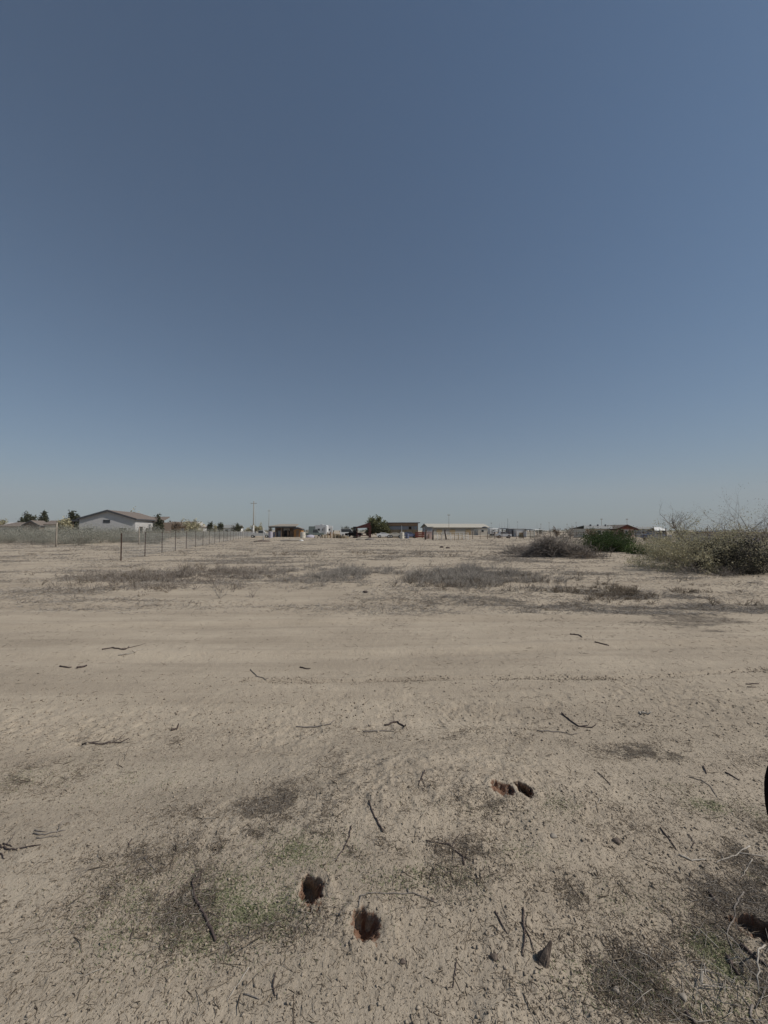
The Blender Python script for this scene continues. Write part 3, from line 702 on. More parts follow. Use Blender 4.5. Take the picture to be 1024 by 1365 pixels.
# ------------------------------------------------------------------ black mirror housing at the right edge, on its slender post
def mirror():
    D = .80; u_, y_, w_ = ray(1019, 1065); x0 = u_/y_*D; zt = Z(1012, D); zb = Z(1119, D); zc = (zt+zb)/2; hh = (zt-zb)/2*1.42
    t = thing('roadside_mirror', 'black rounded mirror housing with dark red rim cut by the right edge', 'mirror', (x0+.127, D, 0))
    m = MB(); n = 40; prof = []
    rings = [(.068, .0), (.070, .6), (.076, .9), (.088, 1.0), (.10, 1.0)]
    vs = []; fs = []
    for d, s in rings:
        for k in range(n):
            a = 2*math.pi*k/n; c, sn = math.cos(a), math.sin(a)
            q = (abs(c)**2.4+abs(sn)**2.4)**(-1/2.4)
            vs.append((c*q*.115*s, .1-d, zc+sn*q*hh*s))
    for i in range(len(rings)-1):
        for k in range(n): fs.append((i*n+k, i*n+(k+1) % n, (i+1)*n+(k+1) % n, (i+1)*n+k))
    m.add(vs, fs); m.build('housing', 'plastic_black', t, True)
    m = MB(); vs = []; fs = []
    for y_, s in ((0, 1.0), (-.008, 1.0), (-.008, .93), (0, .93)):
        for k in range(n):
            a = 2*math.pi*k/n; c, sn = math.cos(a), math.sin(a); q = (abs(c)**2.4+abs(sn)**2.4)**(-1/2.4)
            vs.append((c*q*.115*s, y_, zc+sn*q*hh*s))
    for i in range(4):
        for k in range(n): fs.append((i*n+k, i*n+(k+1) % n, ((i+1) % 4)*n+(k+1) % n, ((i+1) % 4)*n+k))
    m.add(vs, fs); m.build('rim', 'plastic_red', t, True)
    m = MB(); vs = [(math.cos(2*math.pi*k/n)*(abs(math.cos(2*math.pi*k/n))**2.4+abs(math.sin(2*math.pi*k/n))**2.4)**(-1/2.4)*.108, -.002, zc+math.sin(2*math.pi*k/n)*(abs(math.cos(2*math.pi*k/n))**2.4+abs(math.sin(2*math.pi*k/n))**2.4)**(-1/2.4)*hh*.94) for k in range(n)]
    m.add(vs+[(v[0], v[1]+.004, v[2]) for v in vs], [tuple(range(n)), tuple(range(n, 2*n))[::-1]]+[(i, i+n, (i+1) % n+n, (i+1) % n) for i in range(n)])
    m.build('glass', 'glass_dark', t)
    MB().tube((.05, .06, -.05), (.05, .06, zc-hh*.5), .012, .012, 12).build('post', 'plastic_black', t, True)
mirror()

# ------------------------------------------------------------------ wire fence on the left
FD = Vector((-.247, .969, 0)).normalized()
F0 = Vector((X(163, 21.1), 21.1, 0))
def wire_fence():
    t = thing('wire_fence', 'long wire fence on thin rusty steel posts receding along the left side', 'fence', F0)
    pos = []
    for k in range(27):
        s = 3.56*k+random.uniform(-.12, .12)*(k > 0); p = FD*s; w = F0+p; p.z = hz(w.x, w.y); pos.append(p)
    for k, p in enumerate(pos):
        h = 1.53+random.uniform(-.03, .03)+.006*k; lean = Vector((random.uniform(-.02, .02), random.uniform(-.02, .02), 0))
        q = p+Vector((0, 0, h))+lean
        m = MB(); w_ = .032 if k == 0 else .027
        m.add(*post_shape(p-Vector((0, 0, .3)), q, w_))
        m.build('post', 'rusty_steel', t)
    segs = []
    hs = [.12, .32, .52, .72, .92, 1.12, 1.30, 1.47]
    for a, b in zip(pos[:-1], pos[1:]):
        for h in hs:
            for j in range(4):
                u0, u1 = j/4, (j+1)/4; sag = lambda u: -.02*4*u*(1-u)
                segs.append((a.lerp(b, u0)+Vector((.02, 0, h+sag(u0))), a.lerp(b, u1)+Vector((.02, 0, h+sag(u1)))))
        for j in range(24):
            u = (j+.5)/24; q = a.lerp(b, u); segs.append((q+Vector((.024, 0, .1)), q+Vector((.024, 0, 1.45))))
    P0 = np.array([s[0][:] for s in segs]); P1 = np.array([s[1][:] for s in segs])
    V, F = prisms(P0, P1, .0034, .0034); link_mesh('wire_mesh', V, F, 'galvanised', t)
    segs = [(a+Vector((.01, 0, 1.49)), b+Vector((.01, 0, 1.49))) for a, b in zip(pos[:-1], pos[1:])]
    V, F = prisms(np.array([s[0][:] for s in segs]), np.array([s[1][:] for s in segs]), .007, .007); link_mesh('top_wire', V, F, 'rusty_steel', t)
def post_shape(p, q, w):
    m = MB(); d = Vector((w, 0, 0)); e = Vector((0, w, 0)); poly = [(-1, -.2), (1, -.2), (1, .2), (.2, .2), (.2, 1), (-.2, 1), (-.2, .2), (-1, .2)]
    vs = [p+d*a+e*b for a, b in poly]+[q+d*a+e*b for a, b in poly]; n = 8
    return vs, [tuple(range(n))[::-1], tuple(range(n, 2*n))]+[(i, (i+1) % n, (i+1) % n+n, i+n) for i in range(n)]
wire_fence()
def lone_post(px, py, ptop, r, mat, label):
    x, y = G(px, py); h = Z(ptop, y); z = hz(x, y)
    t = thing('fence_post', label, 'post', (x, y, z))
    MB().chain([(0, 0, -.3), (.01, 0, h*.35), (-.01, .01, h*.7), (.02, 0, h)], [r, r*.95, r*.92, r*.85], 9, .08).build('shaft', mat, t, True)
    for zz in (.35, .8, 1.25): MB().tube((-.0, -r*1.0, zz), (0, -r*1.0-.02, zz+.01), .012).build('staple', 'rusty_steel', t)
lone_post(74.5, 729.5, 697, .075, 'weathered_wood', 'tall weathered wooden post left of the wire fence')
lone_post(185, 726, 703, .07, 'weathered_wood', 'pale wooden post in the scrub beyond the near end of the wire fence')
lone_post(351, 722, 703, .07, 'galvanised', 'pale metal post where the wire fence meets the junk by the yards')

# ------------------------------------------------------------------ plants
def plant_meshes(segs, leaf_c, leaf_s, asp):
    V1 = prisms(*seg_arrays(segs)); V2 = leaves(leaf_c, leaf_s, asp) if len(leaf_c) else None
    return V1, V2
def around(pts, n, sd):
    idx = rng.integers(0, len(pts), n); return pts[idx]+rng.normal(0, sd, (n, 3))
def bush(name, label, cat, loc, main, length, lift, spread, nleaf, lsize, sd, twig, leaf, r=.02, kids=4, levels=3, group=None, scale=(1, 1, 1), asp=.5, seed=0, curl=.25, base='stems', crown='foliage'):
    rs = random.Random(seed); segs, tips = grow((0, 0, -.03), main, length, spread, levels, kids, r, curl, lift, rs)
    t = thing(name, label, cat, loc, 0, group)
    (V, F) = prisms(*seg_arrays(segs)); V = V*np.array(scale); V[:, 2] = np.maximum(V[:, 2], -.05); link_mesh(base, V, F, twig, t)
    if nleaf:
        mids = np.array([s[1] for s in segs if s[2] < r*.6]); c = around(mids, nleaf, sd)*np.array(scale); c[:, 2] = np.abs(c[:, 2])+.02
        V, F = leaves(c, lsize*rng.uniform(.5, 1.3, nleaf), asp); link_mesh(crown, V, F, leaf, t)
    return t
# grey scrub band beyond the fence: three plants, copied
proto = [bush('scrub_bush', 'grey green desert scrub bush in the dry band beyond the wire fence', 'bush', (0, 0, 0), 16, 1.5, .75, .8, 3600, .085, .16, 'twig_pale', 'leaf_grey', .016, 4, 3, 'scrub bushes in the band beyond the fence', seed=s, scale=(1.25, 1.25, 1.0)) for s in (1, 2, 3)]
spots = []
for k in range(62):
    px = -30+k*5.6+random.uniform(-3, 3); D = random.uniform(47, 76) if px < 215 else random.uniform(66, 105)
    if 70 < px < 110: D = random.uniform(42, 70)
    spots.append((X(px, D), D, random.uniform(.8, 1.25)))
for k in range(14): D = random.uniform(44, 56); spots.append((X(random.uniform(-20, 190), D), D, random.uniform(.5, .8)))
for i, (x_, y_, s_) in enumerate(spots):
    o = proto[i] if i < 3 else copy_tree(proto[i % 3])
    o.location = (x_, y_, hz(x_, y_)); o.rotation_euler.z = random.uniform(0, 6.28); o.scale = (s_*1.1, s_*1.1, s_*.92)
def tree(name, label, px, D, ptop, wpx, leaf, seed, nleaf=2600, lsz=None, trunk='bark', group=None, asp=.5, fill=1.0):
    H = Z(ptop, D); W = wpx*D/512; rs = random.Random(seed)
    t = thing(name, label, 'tree', (X(px, D), D, hz(X(px, D), D)), rs.uniform(0, 6), group)
    segs, tips = grow((0, 0, H*.18), 9, H*.42, 1.0, 3, 4, H*.022, .25, .7, rs)
    allp = np.array([s[1] for s in segs]); c0 = allp.min(0); c1 = allp.max(0)
    sx = W/max(c1[0]-c0[0], c1[1]-c0[1]); sz = (H*.82)/(c1[2]-H*.18)
    f = lambda P: np.stack([P[..., 0]*sx, P[..., 1]*sx, H*.18+(P[..., 2]-H*.18)*sz], -1)
    P0, P1, R0, R1 = seg_arrays(segs); V, F = prisms(f(P0), f(P1), R0, R1)
    m = MB(); m.chain([(0, 0, -.2), (.03*H*.2, 0, H*.1), (0, .02, H*.2)], [H*.045, H*.036, H*.03], 8)
    n0 = len(m.v); V2 = np.vstack([np.array(m.v), V]); fs = [tuple(q) for q in m.f]+[tuple(int(i)+n0 for i in q) for q in F]
    link_mesh('trunk', V2, fs, trunk, t)
    c = around(f(allp), nleaf, H*.045*fill); c[:, 2] = np.clip(c[:, 2], .1, None)
    V, F = leaves(c, (lsz or H*.085)*rng.uniform(.5, 1.4, nleaf), asp); link_mesh('crown', V, F, leaf, t); return t
# ---- left side trees
tree('desert_tree', 'olive tree at the extreme left edge beside the low brown roofed house', 1, 118, 692, 22, 'leaf_olive', 4)
tree('desert_tree', 'broad dark tree showing above the low brown roofed house at far left', 40, 135, 682, 34, 'leaf_dark', 5)
tree('desert_tree', 'small tree crown over the right end of the low brown roofed house', 56, 140, 683, 14, 'leaf_dark', 6)
tree('desert_tree', 'bushy olive tree under the dark porch roof left of the gabled house', 88, 62, 690, 22, 'leaf_olive', 7)
tree('conical_tree', 'narrow dark green tree by the left corner of the gabled house', 99, 84, 680, 11, 'leaf_dark', 8)
tree('desert_tree', 'small tree crown rising behind the roof ridge of the gabled house', 176, 110, 678, 8, 'leaf_olive', 9, 700)
tree('conical_tree', 'dark upright cypress at the right corner of the gabled house', 212, 76, 686, 8, 'leaf_dark', 10)
tree('desert_tree', 'olive tree in front of the pale hazy roof right of the gabled house', 256, 105, 692, 30, 'leaf_olive', 12)
tree('desert_tree', 'rusty brown shrub tree between the cypress and the olive tree', 230, 100, 694, 34, 'leaf_rust', 13)
tree('conical_tree', 'small dark conifer left of the white cottage beyond the fence', 280, 125, 696, 7, 'leaf_dark', 14)
tree('conical_tree', 'thin conifer just left of the white cottage beyond the fence', 294, 125, 697, 7, 'leaf_dark', 15)
tree('desert_tree', 'low olive tree between the two small conifers', 287, 130, 699, 10, 'leaf_olive', 16)
tree('desert_tree', 'dark spreading tree right of the white cottage', 318, 130, 698, 18, 'leaf_dark', 17)
tree('desert_tree', 'rounded pale olive tree behind the utility pole', 342, 120, 697, 22, 'leaf_olive', 18, 3200)
tree('desert_tree', 'small grey green tree by the left corner of the flat roofed ramada', 361, 120, 702, 6, 'leaf_grey', 19, 800)
tree('desert_tree', 'dark low tree behind the yard left of the open shelter', 463, 150, 701, 22, 'leaf_dark', 20, 2600)
tree('desert_tree', 'leafy yellow green tree between the open shelter and the plywood barn', 505, 90, 689, 38, 'leaf_yellow', 21, 7000, fill=1.2)
tree('desert_tree', 'dark green tree side against the open shelter', 494, 92, 693, 12, 'leaf_green', 22, 1600)
tree('desert_tree', 'round dark tree behind the white shed at the canopies', 719, 150, 704, 8, 'leaf_dark', 23, 900)
tree('desert_tree', 'small bare brown tree behind the brush pile', 742, 70, 700, 16, 'leaf_rust', 24, 300)
tree('desert_tree', 'thin bare tree above the right of the brush pile', 760, 75, 702, 12, 'leaf_rust', 25, 250)
tree('desert_tree', 'thin brown tree in front of the red gabled house', 790, 60, 704, 22, 'leaf_rust', 26, 1000)
tree('desert_tree', 'yellow green tree before the red gabled house left of its gable', 812, 62, 706, 16, 'leaf_yellow', 27, 900)
# ---- right side plants
x_, y_ = G(819, 736)
bush('green_bush', 'dense dark green rounded bush standing alone right of the brush pile', 'bush', (x_, y_+.6, 0), 40, 1.15, .62, 1.05, 26000, .085, .10, 'twig_brown', 'leaf_green', .016, 4, 3, seed=31, scale=(1.72, 1.2, 1.10), curl=.16)
x_, y_ = G(838, 734)
bush('green_bush', 'small green bush against the right flank of the dark round bush', 'bush', (x_, y_+.6, 0), 14, .7, .7, .9, 4500, .08, .12, 'twig_brown', 'leaf_green', .015, 4, 3, seed=32, scale=(1.0, .9, .95))
for k, (px, py, w_) in enumerate([(853, 738, 1.0), (868, 739, 1.1), (882, 739, 1.0)]):
    x_, y_ = G(px, py)
    bush('leafy_weed', ['low leafy green weed nearest the dark round bush', 'low leafy green weed between two others before the olive bushes', 'low leafy green weed touching the olive bushes'][k], 'weed', (x_, y_, 0), 16, .62, .55, 1.1, 2200, .11, .12, 'twig_brown', 'leaf_weed', .012, 4, 3, seed=33+k, scale=(1.3, 1, .85), asp=.7)
for k, (px, py, L_, leaf, lab) in enumerate([(862, 733, .9, 'leaf_rust', 'reddish dry shrub behind the low green weeds'), (893, 741, 1.1, 'leaf_rust', 'rusty leaved shrub at the left shoulder of the olive bushes')]):
    x_, y_ = G(px, py)
    bush('dry_shrub', lab, 'shrub', (x_, y_, 0), 14, L_, .8, .8, 1500, .06, .1, 'twig_purple', leaf, .014, 4, 3, seed=40+k)
olive = [(916, 757, 1.4, 'olive leaved desert bush at the left of the right hand thicket'), (938, 762, 1.75, 'olive desert bush leaning forward in the middle of the thicket'),
         (962, 764, 1.8, 'yellowish olive desert bush right of the leaning bare branch'), (985, 757, 2.0, 'taller olive desert bush toward the right edge'), (930, 748, 1.6, 'pale olive bush behind the front row of the thicket')]
for k, (px, py, L_, lab) in enumerate(olive):
    x_, y_ = G(px, py)
    bush('olive_bush', lab, 'bush', (x_, y_+.5, 0), 18, L_*.96, .62, 1.0, [11000, 8000, 11000, 7000, 9000][k], .066, .075, ['twig_purple', 'twig_pale', 'twig_purple', 'twig_pale', 'twig_grey'][k], 'leaf_olive', [.018, .026, .018, .028, .02][k], 4, 3, seed=50+k, scale=(1.15, 1, .82), asp=.4)
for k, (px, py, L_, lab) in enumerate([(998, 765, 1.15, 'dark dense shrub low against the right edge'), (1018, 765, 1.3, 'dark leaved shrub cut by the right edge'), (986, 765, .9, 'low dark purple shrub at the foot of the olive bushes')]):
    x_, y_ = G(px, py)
    bush('dark_shrub', lab, 'shrub', (x_, y_+.3, 0), 24, L_, .55, 1.0, 8000, .06, .13, 'twig_purple', 'leaf_black', .016, 4, 3, seed=60+k, scale=(1.1, 1, .9))
for k, (px, py, L_, lab) in enumerate([(1010, 752, 2.4, 'tall reddish grey bare tree at the right edge'), (1040, 750, 2.6, 'tall bare tree leaning in from beyond the right edge')]):
    x_, y_ = G(px, py)
    bush('bare_tree', lab, 'tree', (x_, y_+.8, 0), 14, L_*1.0, .95, .85, 1800, .045, .14, 'twig_purple', 'leaf_rust', .036, 4, 3, seed=70+k, base='branches', crown='dry_leaves')
def leaning_branch():
    x_, y_ = G(946, 758); y_ += .4
    rs = random.Random(5)
    D = y_; pts = [Vector((0, 0, 0)), Vector((-.25, .05, .75)), Vector((-.75, .1, 1.35)), Vector((-1.05, .1, 1.75))]
    t = thing('bare_sapling', 'leaning bare sapling with thin twigs rising out of the olive bushes', 'sapling', (x_, y_, 0))
    MB().chain(pts, [.035, .03, .022, .014], 8).build('trunk', 'bark_dark', t, True)
    segs = []
    for b in (pts[1], pts[2], pts[2].lerp(pts[3], .5), pts[3], pts[3]):
        s, _ = grow(b, 3, .8, .9, 3, 4, .020, .3, .9, rs); segs += s
    V, F = prisms(*seg_arrays(segs)); link_mesh('twigs', V, F, 'twig_purple', t)
    c = around(np.array([s[1] for s in segs]), 400, .04); V, F = leaves(c, .035*rng.uniform(.5, 1.2, 400), .4); link_mesh('dry_leaves', V, F, 'leaf_grey', t)
leaning_branch()
for k, (px, py, L_, lab) in enumerate([(905, 758, .55, 'tangle of grey dead twigs at the left foot of the thicket'), (930, 765, .6, 'tangle of purple grey dead twigs at the front foot of the thicket'), (960, 768, .5, 'dry twigs heaped before the yellowish olive bush')]):
    x_, y_ = G(px, py)
    bush('dead_bush', lab, 'dead bush', (x_, y_, 0), 26, L_, .45, 1.3, 0, 0, 0, 'twig_purple', None, .008, 4, 3, seed=80+k, scale=(1.5, 1, .9))
def brush_pile(name, label, px, py, wpx, hm, n, seed, mat):
    rs = random.Random(seed); x_, y_ = G(px, py); W = wpx*y_/512; segs = []
    t = thing(name, label, 'brush pile', (x_, y_, hz(x_, y_)))
    for k in range(n):
        cx = rs.gauss(0, .27)*W; cy = abs(rs.gauss(0, .55)); env = hm*math.exp(-(cx/(W*.42))**4)*(.75+.25*math.sin(cx*2.1+seed))*math.exp(-(cy/1.6)**2)
        cz = rs.random()**.8*max(.05, env)
        a = rs.uniform(0, 2*math.pi); el = rs.gauss(.15, .5); d = Vector((math.cos(a)*math.cos(el), math.sin(a)*math.cos(el), math.sin(el)))
        L_ = rs.uniform(.35, 1.1); p = Vector((cx, cy, cz))-d*L_/2; r = rs.choice([.006, .008, .012, .02])
        for j in range(4):
            d = (d+Vector((rs.gauss(0, .18), rs.gauss(0, .18), rs.gauss(0, .18)))).normalized(); q = p+d*L_/4; q.z = max(q.z, .01)
            segs.append((p[:], q[:], r*(1-.2*j), r*(.8-.2*j)))
            if rs.random() < .8:
                e = (d+Vector((rs.gauss(0, .7), rs.gauss(0, .7), rs.gauss(0, .6)))).normalized(); w2 = q+e*L_*.35; w2.z = max(w2.z, .01); segs.append((q[:], w2[:], r*.5, r*.2))
            p = q
    V, F = prisms(*seg_arrays(segs)); k2 = int(len(F)*.82)//3*3
    big = seg_arrays([s for s in segs if s[2] >= .011]); small = seg_arrays([s for s in segs if s[2] < .011])
    V, F = prisms(*big); tag(link_mesh('limbs', V, F, 'wood_grey', t), kind='stuff'); V, F = prisms(*small); tag(link_mesh('twigs', V, F, mat, t), kind='stuff')
brush_pile('brush_pile', 'large heap of cut dry branches right of the centre of the field', 745, 743, 104, 1.3, 1700, 3, 'twig_purple')
brush_pile('brush_pile', 'low tail of dark cut branches at the left end of the large heap', 702, 739, 62, .6, 520, 4, 'twig_purple')
brush_pile('brush_pile', 'thin grey brush behind and above the large heap', 752, 733, 96, 2.0, 700, 6, 'twig_pale')
brush_pile('brush_pile', 'small brown brush at the right foot of the large heap', 785, 745, 36, .3, 160, 7, 'twig_brown')
# ------------------------------------------------------------------ buildings of the far yards
def root(name, label, cat, px, D, rz=0, group=None):
    x = X(px, D); return thing(name, label, cat, (x, D, hz(x, D)-.02), rz, group)
def window(parent, x, y, z, w, h, axis='y', frame='white_paint', pane='glass_dark', side=-1):
    """framed window proud of a wall; axis = the wall's normal axis, side = which way it faces"""
    f = MB(); p = MB(); b = .07; o = .05*side; o2 = .02*side
    def bx(m, a0, a1, z0, z1, d):
        lo, hi = sorted((0, d))
        if axis == 'y': m.box(x+a0, x+a1, y+lo, y+hi, z+z0, z+z1)
        else: m.box(x+lo, x+hi, y+a0, y+a1, z+z0, z+z1)
    bx(f, -w/2-b, w/2+b, -b, 0, o); bx(f, -w/2-b, w/2+b, h, h+b, o); bx(f, -w/2-b, -w/2, 0, h, o); bx(f, w/2, w/2+b, 0, h, o)
    fo = f.build('window', frame, parent); bx(p, -w/2, w/2, 0, h, o2); p.build('pane', pane, fo); return fo
def gable_roof(parent, w, d, eave, ridge, y0=0, over=.45, mat='roof_shingle', fascia='fascia_dark', x0=0, t=.14):
    """ridge along y; fascia strips on the front rake"""
    sl = (ridge-eave)/(w/2); ex = w/2+over; ez = eave-sl*over
    m = MB()
    m.slab([(x0-ex, y0-over, ez+t), (x0, y0-over, ridge+t), (x0, y0+d+over, ridge+t), (x0-ex, y0+d+over, ez+t)], t)
    m.slab([(x0, y0-over, ridge+t), (x0+ex, y0-over, ez+t), (x0+ex, y0+d+over, ez+t), (x0, y0+d+over, ridge+t)], t)
    r = m.build('roof', mat, parent)
    if fascia:
        f = MB(); yy = y0-over
        for s in (-1, 1):
            f.prism([(x0, ridge+t+.03), (x0+s*(ex+.03), ez+t+.03), (x0+s*(ex+.03), ez-.14), (x0, ridge-.16)][::s], yy-.06, yy-.003)
            f.box(*sorted((x0+s*(ex+.003), x0+s*(ex+.05))), yy, y0+d+over, ez-.12, ez+t+.0)
        f.build('fascia', fascia, r)
    return r
def ridge_roof(parent, w, d, eave, ridge, x0=0, y0=0, over=.4, mat='roof_shingle', t=.12, name='roof', hip=0):
    """ridge along x"""
    ez = eave-(ridge-eave)/(d/2)*over; m = MB(); a, b = x0-w/2-over, x0+w/2+over; yc = y0+d/2
    m.slab([(a, y0-over, ez+t), (b, y0-over, ez+t), (b-hip, yc, ridge+t), (a+hip, yc, ridge+t)], t)
    m.slab([(b, y0+d+over, ez+t), (a, y0+d+over, ez+t), (a+hip, yc, ridge+t), (b-hip, yc, ridge+t)], t)
    if hip:
        m.slab([(b, y0-over, ez+t), (b, y0+d+over, ez+t), (b-hip, yc+.01, ridge+t), (b-hip, yc-.01, ridge+t)], t)
        m.slab([(a, y0+d+over, ez+t), (a, y0-over, ez+t), (a+hip, yc-.01, ridge+t), (a+hip, yc+.01, ridge+t)], t)
    return m.build(name, mat, parent)
def gwall(parent, w, d, eave, ridge, mat, axis='y', x0=0, y0=0, name='wall'):
    m = MB()
    if axis == 'y': m.prism([(x0-w/2, -.2), (x0+w/2, -.2), (x0+w/2, eave), (x0, ridge), (x0-w/2, eave)], y0, y0+d)
    else: m.prism([(y0, -.2), (y0+d, -.2), (y0+d, eave), (y0+d/2, ridge), (y0, eave)], x0-w/2, x0+w/2, 'x')
    return m.build(name, mat, parent)

# gabled grey house, left
b = root('gabled_house', 'pale grey house with a wide dark trimmed gable facing the field', 'house', 143.5, 70, R(9))
gwall(b, 9.3, 11.5, 3.75, 5.25, 'stucco_grey'); gable_roof(b, 9.3, 11.5, 3.75, 5.25, over=.3)
window(b, -.15, 0, 3.1, 1.0, .42, frame='fascia_dark')
window(b, -2.9, 0, .9, 1.3, 1.2); window(b, 2.6, 0, .9, 1.3, 1.2)
for yy in (2.2, 7.6, 9.8): window(b, 4.65, yy, 1.0, 1.3, 1.3, 'x', side=1, frame='brown_wood')
d_ = MB().box(4.65, 4.70, 4.4, 5.4, .0, 2.1).build('door', 'dark_opening', b); MB().box(4.70, 4.75, 4.5, 4.56, 1.0, 1.1).build('handle', 'galvanised', d_)
MB().slab([(-4.8-3.2, 1.0, 3.62), (-4.7, 1.0, 3.62), (-4.7, 6, 3.62), (-8.0, 6, 3.62)], .3).build('porch_roof', 'fascia_dark', b)
for xx in (-7.8, -6.3): MB().box(xx-.07, xx+.07, 1.15, 1.29, 0, 3.3).build('porch_post', 'brown_wood', b)
c_ = root('porch_wing', 'covered patio wing with dark openings attached right of the gabled house', 'patio', 196, 78, R(3))
MB().box(-2.6, 2.4, 1.6, 5, -.2, 3.35).build('wall', 'bark', c_)
MB().slab([(-3.0, -.3, 3.5), (2.9, -.3, 3.5), (2.4, 4.2, 4.6), (-3.4, 4.2, 4.6)], .2).build('roof', 'roof_shingle', c_)
for xx in (-2.6, -.9, .9, 2.3): MB().box(xx-.12, xx+.12, 0, .24, -.1, 3.34).build('porch_post', 'stucco_grey', c_)
for xx in (-1.7, .0, 1.6): window(c_, xx, 1.6, .7, .9, 1.7, frame='brown_wood')
# low brown roofed house, far left
b = root('brown_roofed_house', 'low house with brown roofs and a small centre gable at far left', 'house', 36, 112, R(8))
gwall(b, 12.2, 8, 2.9, 4.0, 'stucco_grey', 'x', -1.2); ridge_roof(b, 12.2, 8, 2.9, 4.0, -1.2, mat='roof_shingle', over=.6, hip=2.5)
gwall(b, 4.2, 3, 3.1, 4.4, 'roof_shingle', 'y', 3.3, -3.2, 'gable_wall')
gable_roof(b, 4.2, 4.5, 3.1, 4.4, -3.2, .3, 'roof_shingle', 'fascia_dark', 3.3)
gwall(b, 3.6, 6.2, 3.4, 4.5, 'stucco_cream', 'x', 7.3, -1.2, 'side_wall')
ridge_roof(b, 3.9, 6.2, 3.4, 4.5, 7.3, -1.2, .3, 'roof_shingle')
for xx in (-5.2, -2.2): window(b, xx, 0, .9, 1.4, 1.2)
b = root('hazy_roofed_house', 'faint low house with a long brown roof behind the cypress', 'house', 236, 150, R(-4))
gwall(b, 15, 9, 3.0, 5.0, 'stucco_grey', 'x'); ridge_roof(b, 15, 9, 3.0, 5.0, over=.5, hip=3)
for xx in (-4.5, 0, 4.2): window(b, xx, 0, 1, 1.2, 1.2)
b = root('white_cottage', 'small white cottage between the conifers and the spreading tree', 'cottage', 307, 140, R(5))
gwall(b, 6.2, 5, 2.6, 3.6, 'white_paint', 'x'); ridge_roof(b, 6.2, 5, 2.6, 3.6, mat='roof_grey'); window(b, -1.2, 0, 1, 1.0, 1.0); window(b, 1.4, 0, 1, .9, 1.0)
b = root('white_wall', 'long low white wall in the distance beyond the wire fence', 'wall', 292, 112, 0)
m = MB(); m.box(-11, 11, 0, .2, -.2, 1.25).build('panel', 'stucco_grey', b)
for k in range(12): MB().box(-11+k*2-.14, -11+k*2+.14, -.06, .26, -.2, 1.4).build('pier', 'stucco_cream', b)
# flat roofed ramada
b = root('ramada', 'open sided ramada with a flat pinkish roof and clutter beneath it', 'ramada', 378, 96, R(-4))
MB().slab([(-3.7, -.6, 2.75), (3.4, -.6, 2.75), (2.5, 4.6, 3.35), (-2.3, 4.6, 3.35)], .16).build('roof', 'weathered_wood', b)
MB().box(-3.55, 3.3, -.45, -.3, 2.35, 2.57).build('beam', 'fascia_dark', b)
for xx in (-3.3, -1.9, -.4, 1.3, 2.9): MB().box(xx-.09, xx+.09, -.42, -.25, -.1, 2.35).build('post', 'brown_wood', b)
MB().box(-3.2, 3.0, 3.2, 3.4, -.1, 2.5).build('back_wall', 'brown_wood', b)
MB().box(-1.0, .6, 3.1, 3.19, 1.5, 2.2).build('sign_board', 'white_paint', b)
for x0, x1, h, mt in ((-2.9, -2.0, 1.2, 'lilac_tarp'), (-1.6, -.9, 1.5, 'grey_metal'), (.0, 1.1, 1.6, 'dark_opening'), (1.4, 2.4, 1.3, 'brown_wood')):
    o = MB().box(x0, x1, .6, 1.6, 0, h).box(x0+.1, x1-.1, .7, 1.5, h, h+.12).build('crate', mt, None)
    o.parent = None; o.location = b.location; o.rotation_euler = b.rotation_euler
    tag(o, {'lilac_tarp': 'lilac covered crate at the left end under the ramada', 'grey_metal': 'grey metal cabinet left of centre under the ramada', 'dark_opening': 'black cabinet in the middle of the ramada', 'brown_wood': 'brown wooden crate at the right end under the ramada'}[mt], 'crate', 'clutter under the ramada')
b = root('orange_shed', 'small orange brown wooden shed at the right end of the ramada', 'shed', 397, 95, R(-6))
gwall(b, 1.9, 1.8, 1.95, 2.25, 'orange_wood', 'y'); gable_roof(b, 1.9, 1.8, 1.95, 2.25, over=.12, mat='brown_wood'); MB().box(-.35, .35, -.05, -.004, 0, 1.7).build('door', 'brown_wood', b)
def tank(name, label, px, D, r, h, mat):
    t = root(name, label, 'barrel', px, D); m = MB(); m.tube((0, 0, 0), (0, 0, h), r, r, 16); m.build('drum', mat, t, False)
    m = MB(); 
    for z in (.05, h*.5, h-.05): m.tube((0, 0, z-.025), (0, 0, z+.025), r*1.04, r*1.04, 16)
    m.build('hoop', 'galvanised', t); MB().tube((0, 0, h), (0, 0, h+.05), r*.9, r*.6, 12).build('lid', mat, t)
tank('water_barrel', 'cream barrel right of the orange shed by the ramada', 404, 82, .55, 1.25, 'stucco_cream')
tank('water_barrel', 'cream water tank standing before the plywood barn', 536, 74, .42, 1.25, 'stucco_cream')
tank('water_barrel', 'whitish barrel left of the ramada', 361, 84, .45, 1.35, 'lilac_tarp')
tank('water_barrel', 'dark blue barrel on the right of the cream water tank', 543, 76, .35, .95, 'car_blue')
def rock(name, label, px, py, r, mat='white_paint', cat='bag', sq=.7):
    x, y = G(px, py); m = MB(); nu, nv = 12, 8; vs = []; fs = []
    for i in range(nv+1):
        for k in range(nu):
            a = math.pi*i/nv; bb = 2*math.pi*k/nu; q = 1+.2*math.sin(2*bb+px)*math.sin(a)+random.uniform(-.22, .22)*(r > .5)+random.uniform(-.07, .07)
            vs.append((r*q*math.sin(a)*math.cos(bb)*1.3, r*q*math.sin(a)*math.sin(bb), r*sq*math.cos(a)))
    for i in range(nv):
        for k in range(nu): fs.append((i*nu+k, (i+1)*nu+k, (i+1)*nu+(k+1) % nu, i*nu+(k+1) % nu))
    m.add(vs, fs); o = m.build(name, mat, smooth=True); o.location = (x, y, hz(x, y)+(r*sq*.6 if r < .5 else 0)); tag(o, label, cat)
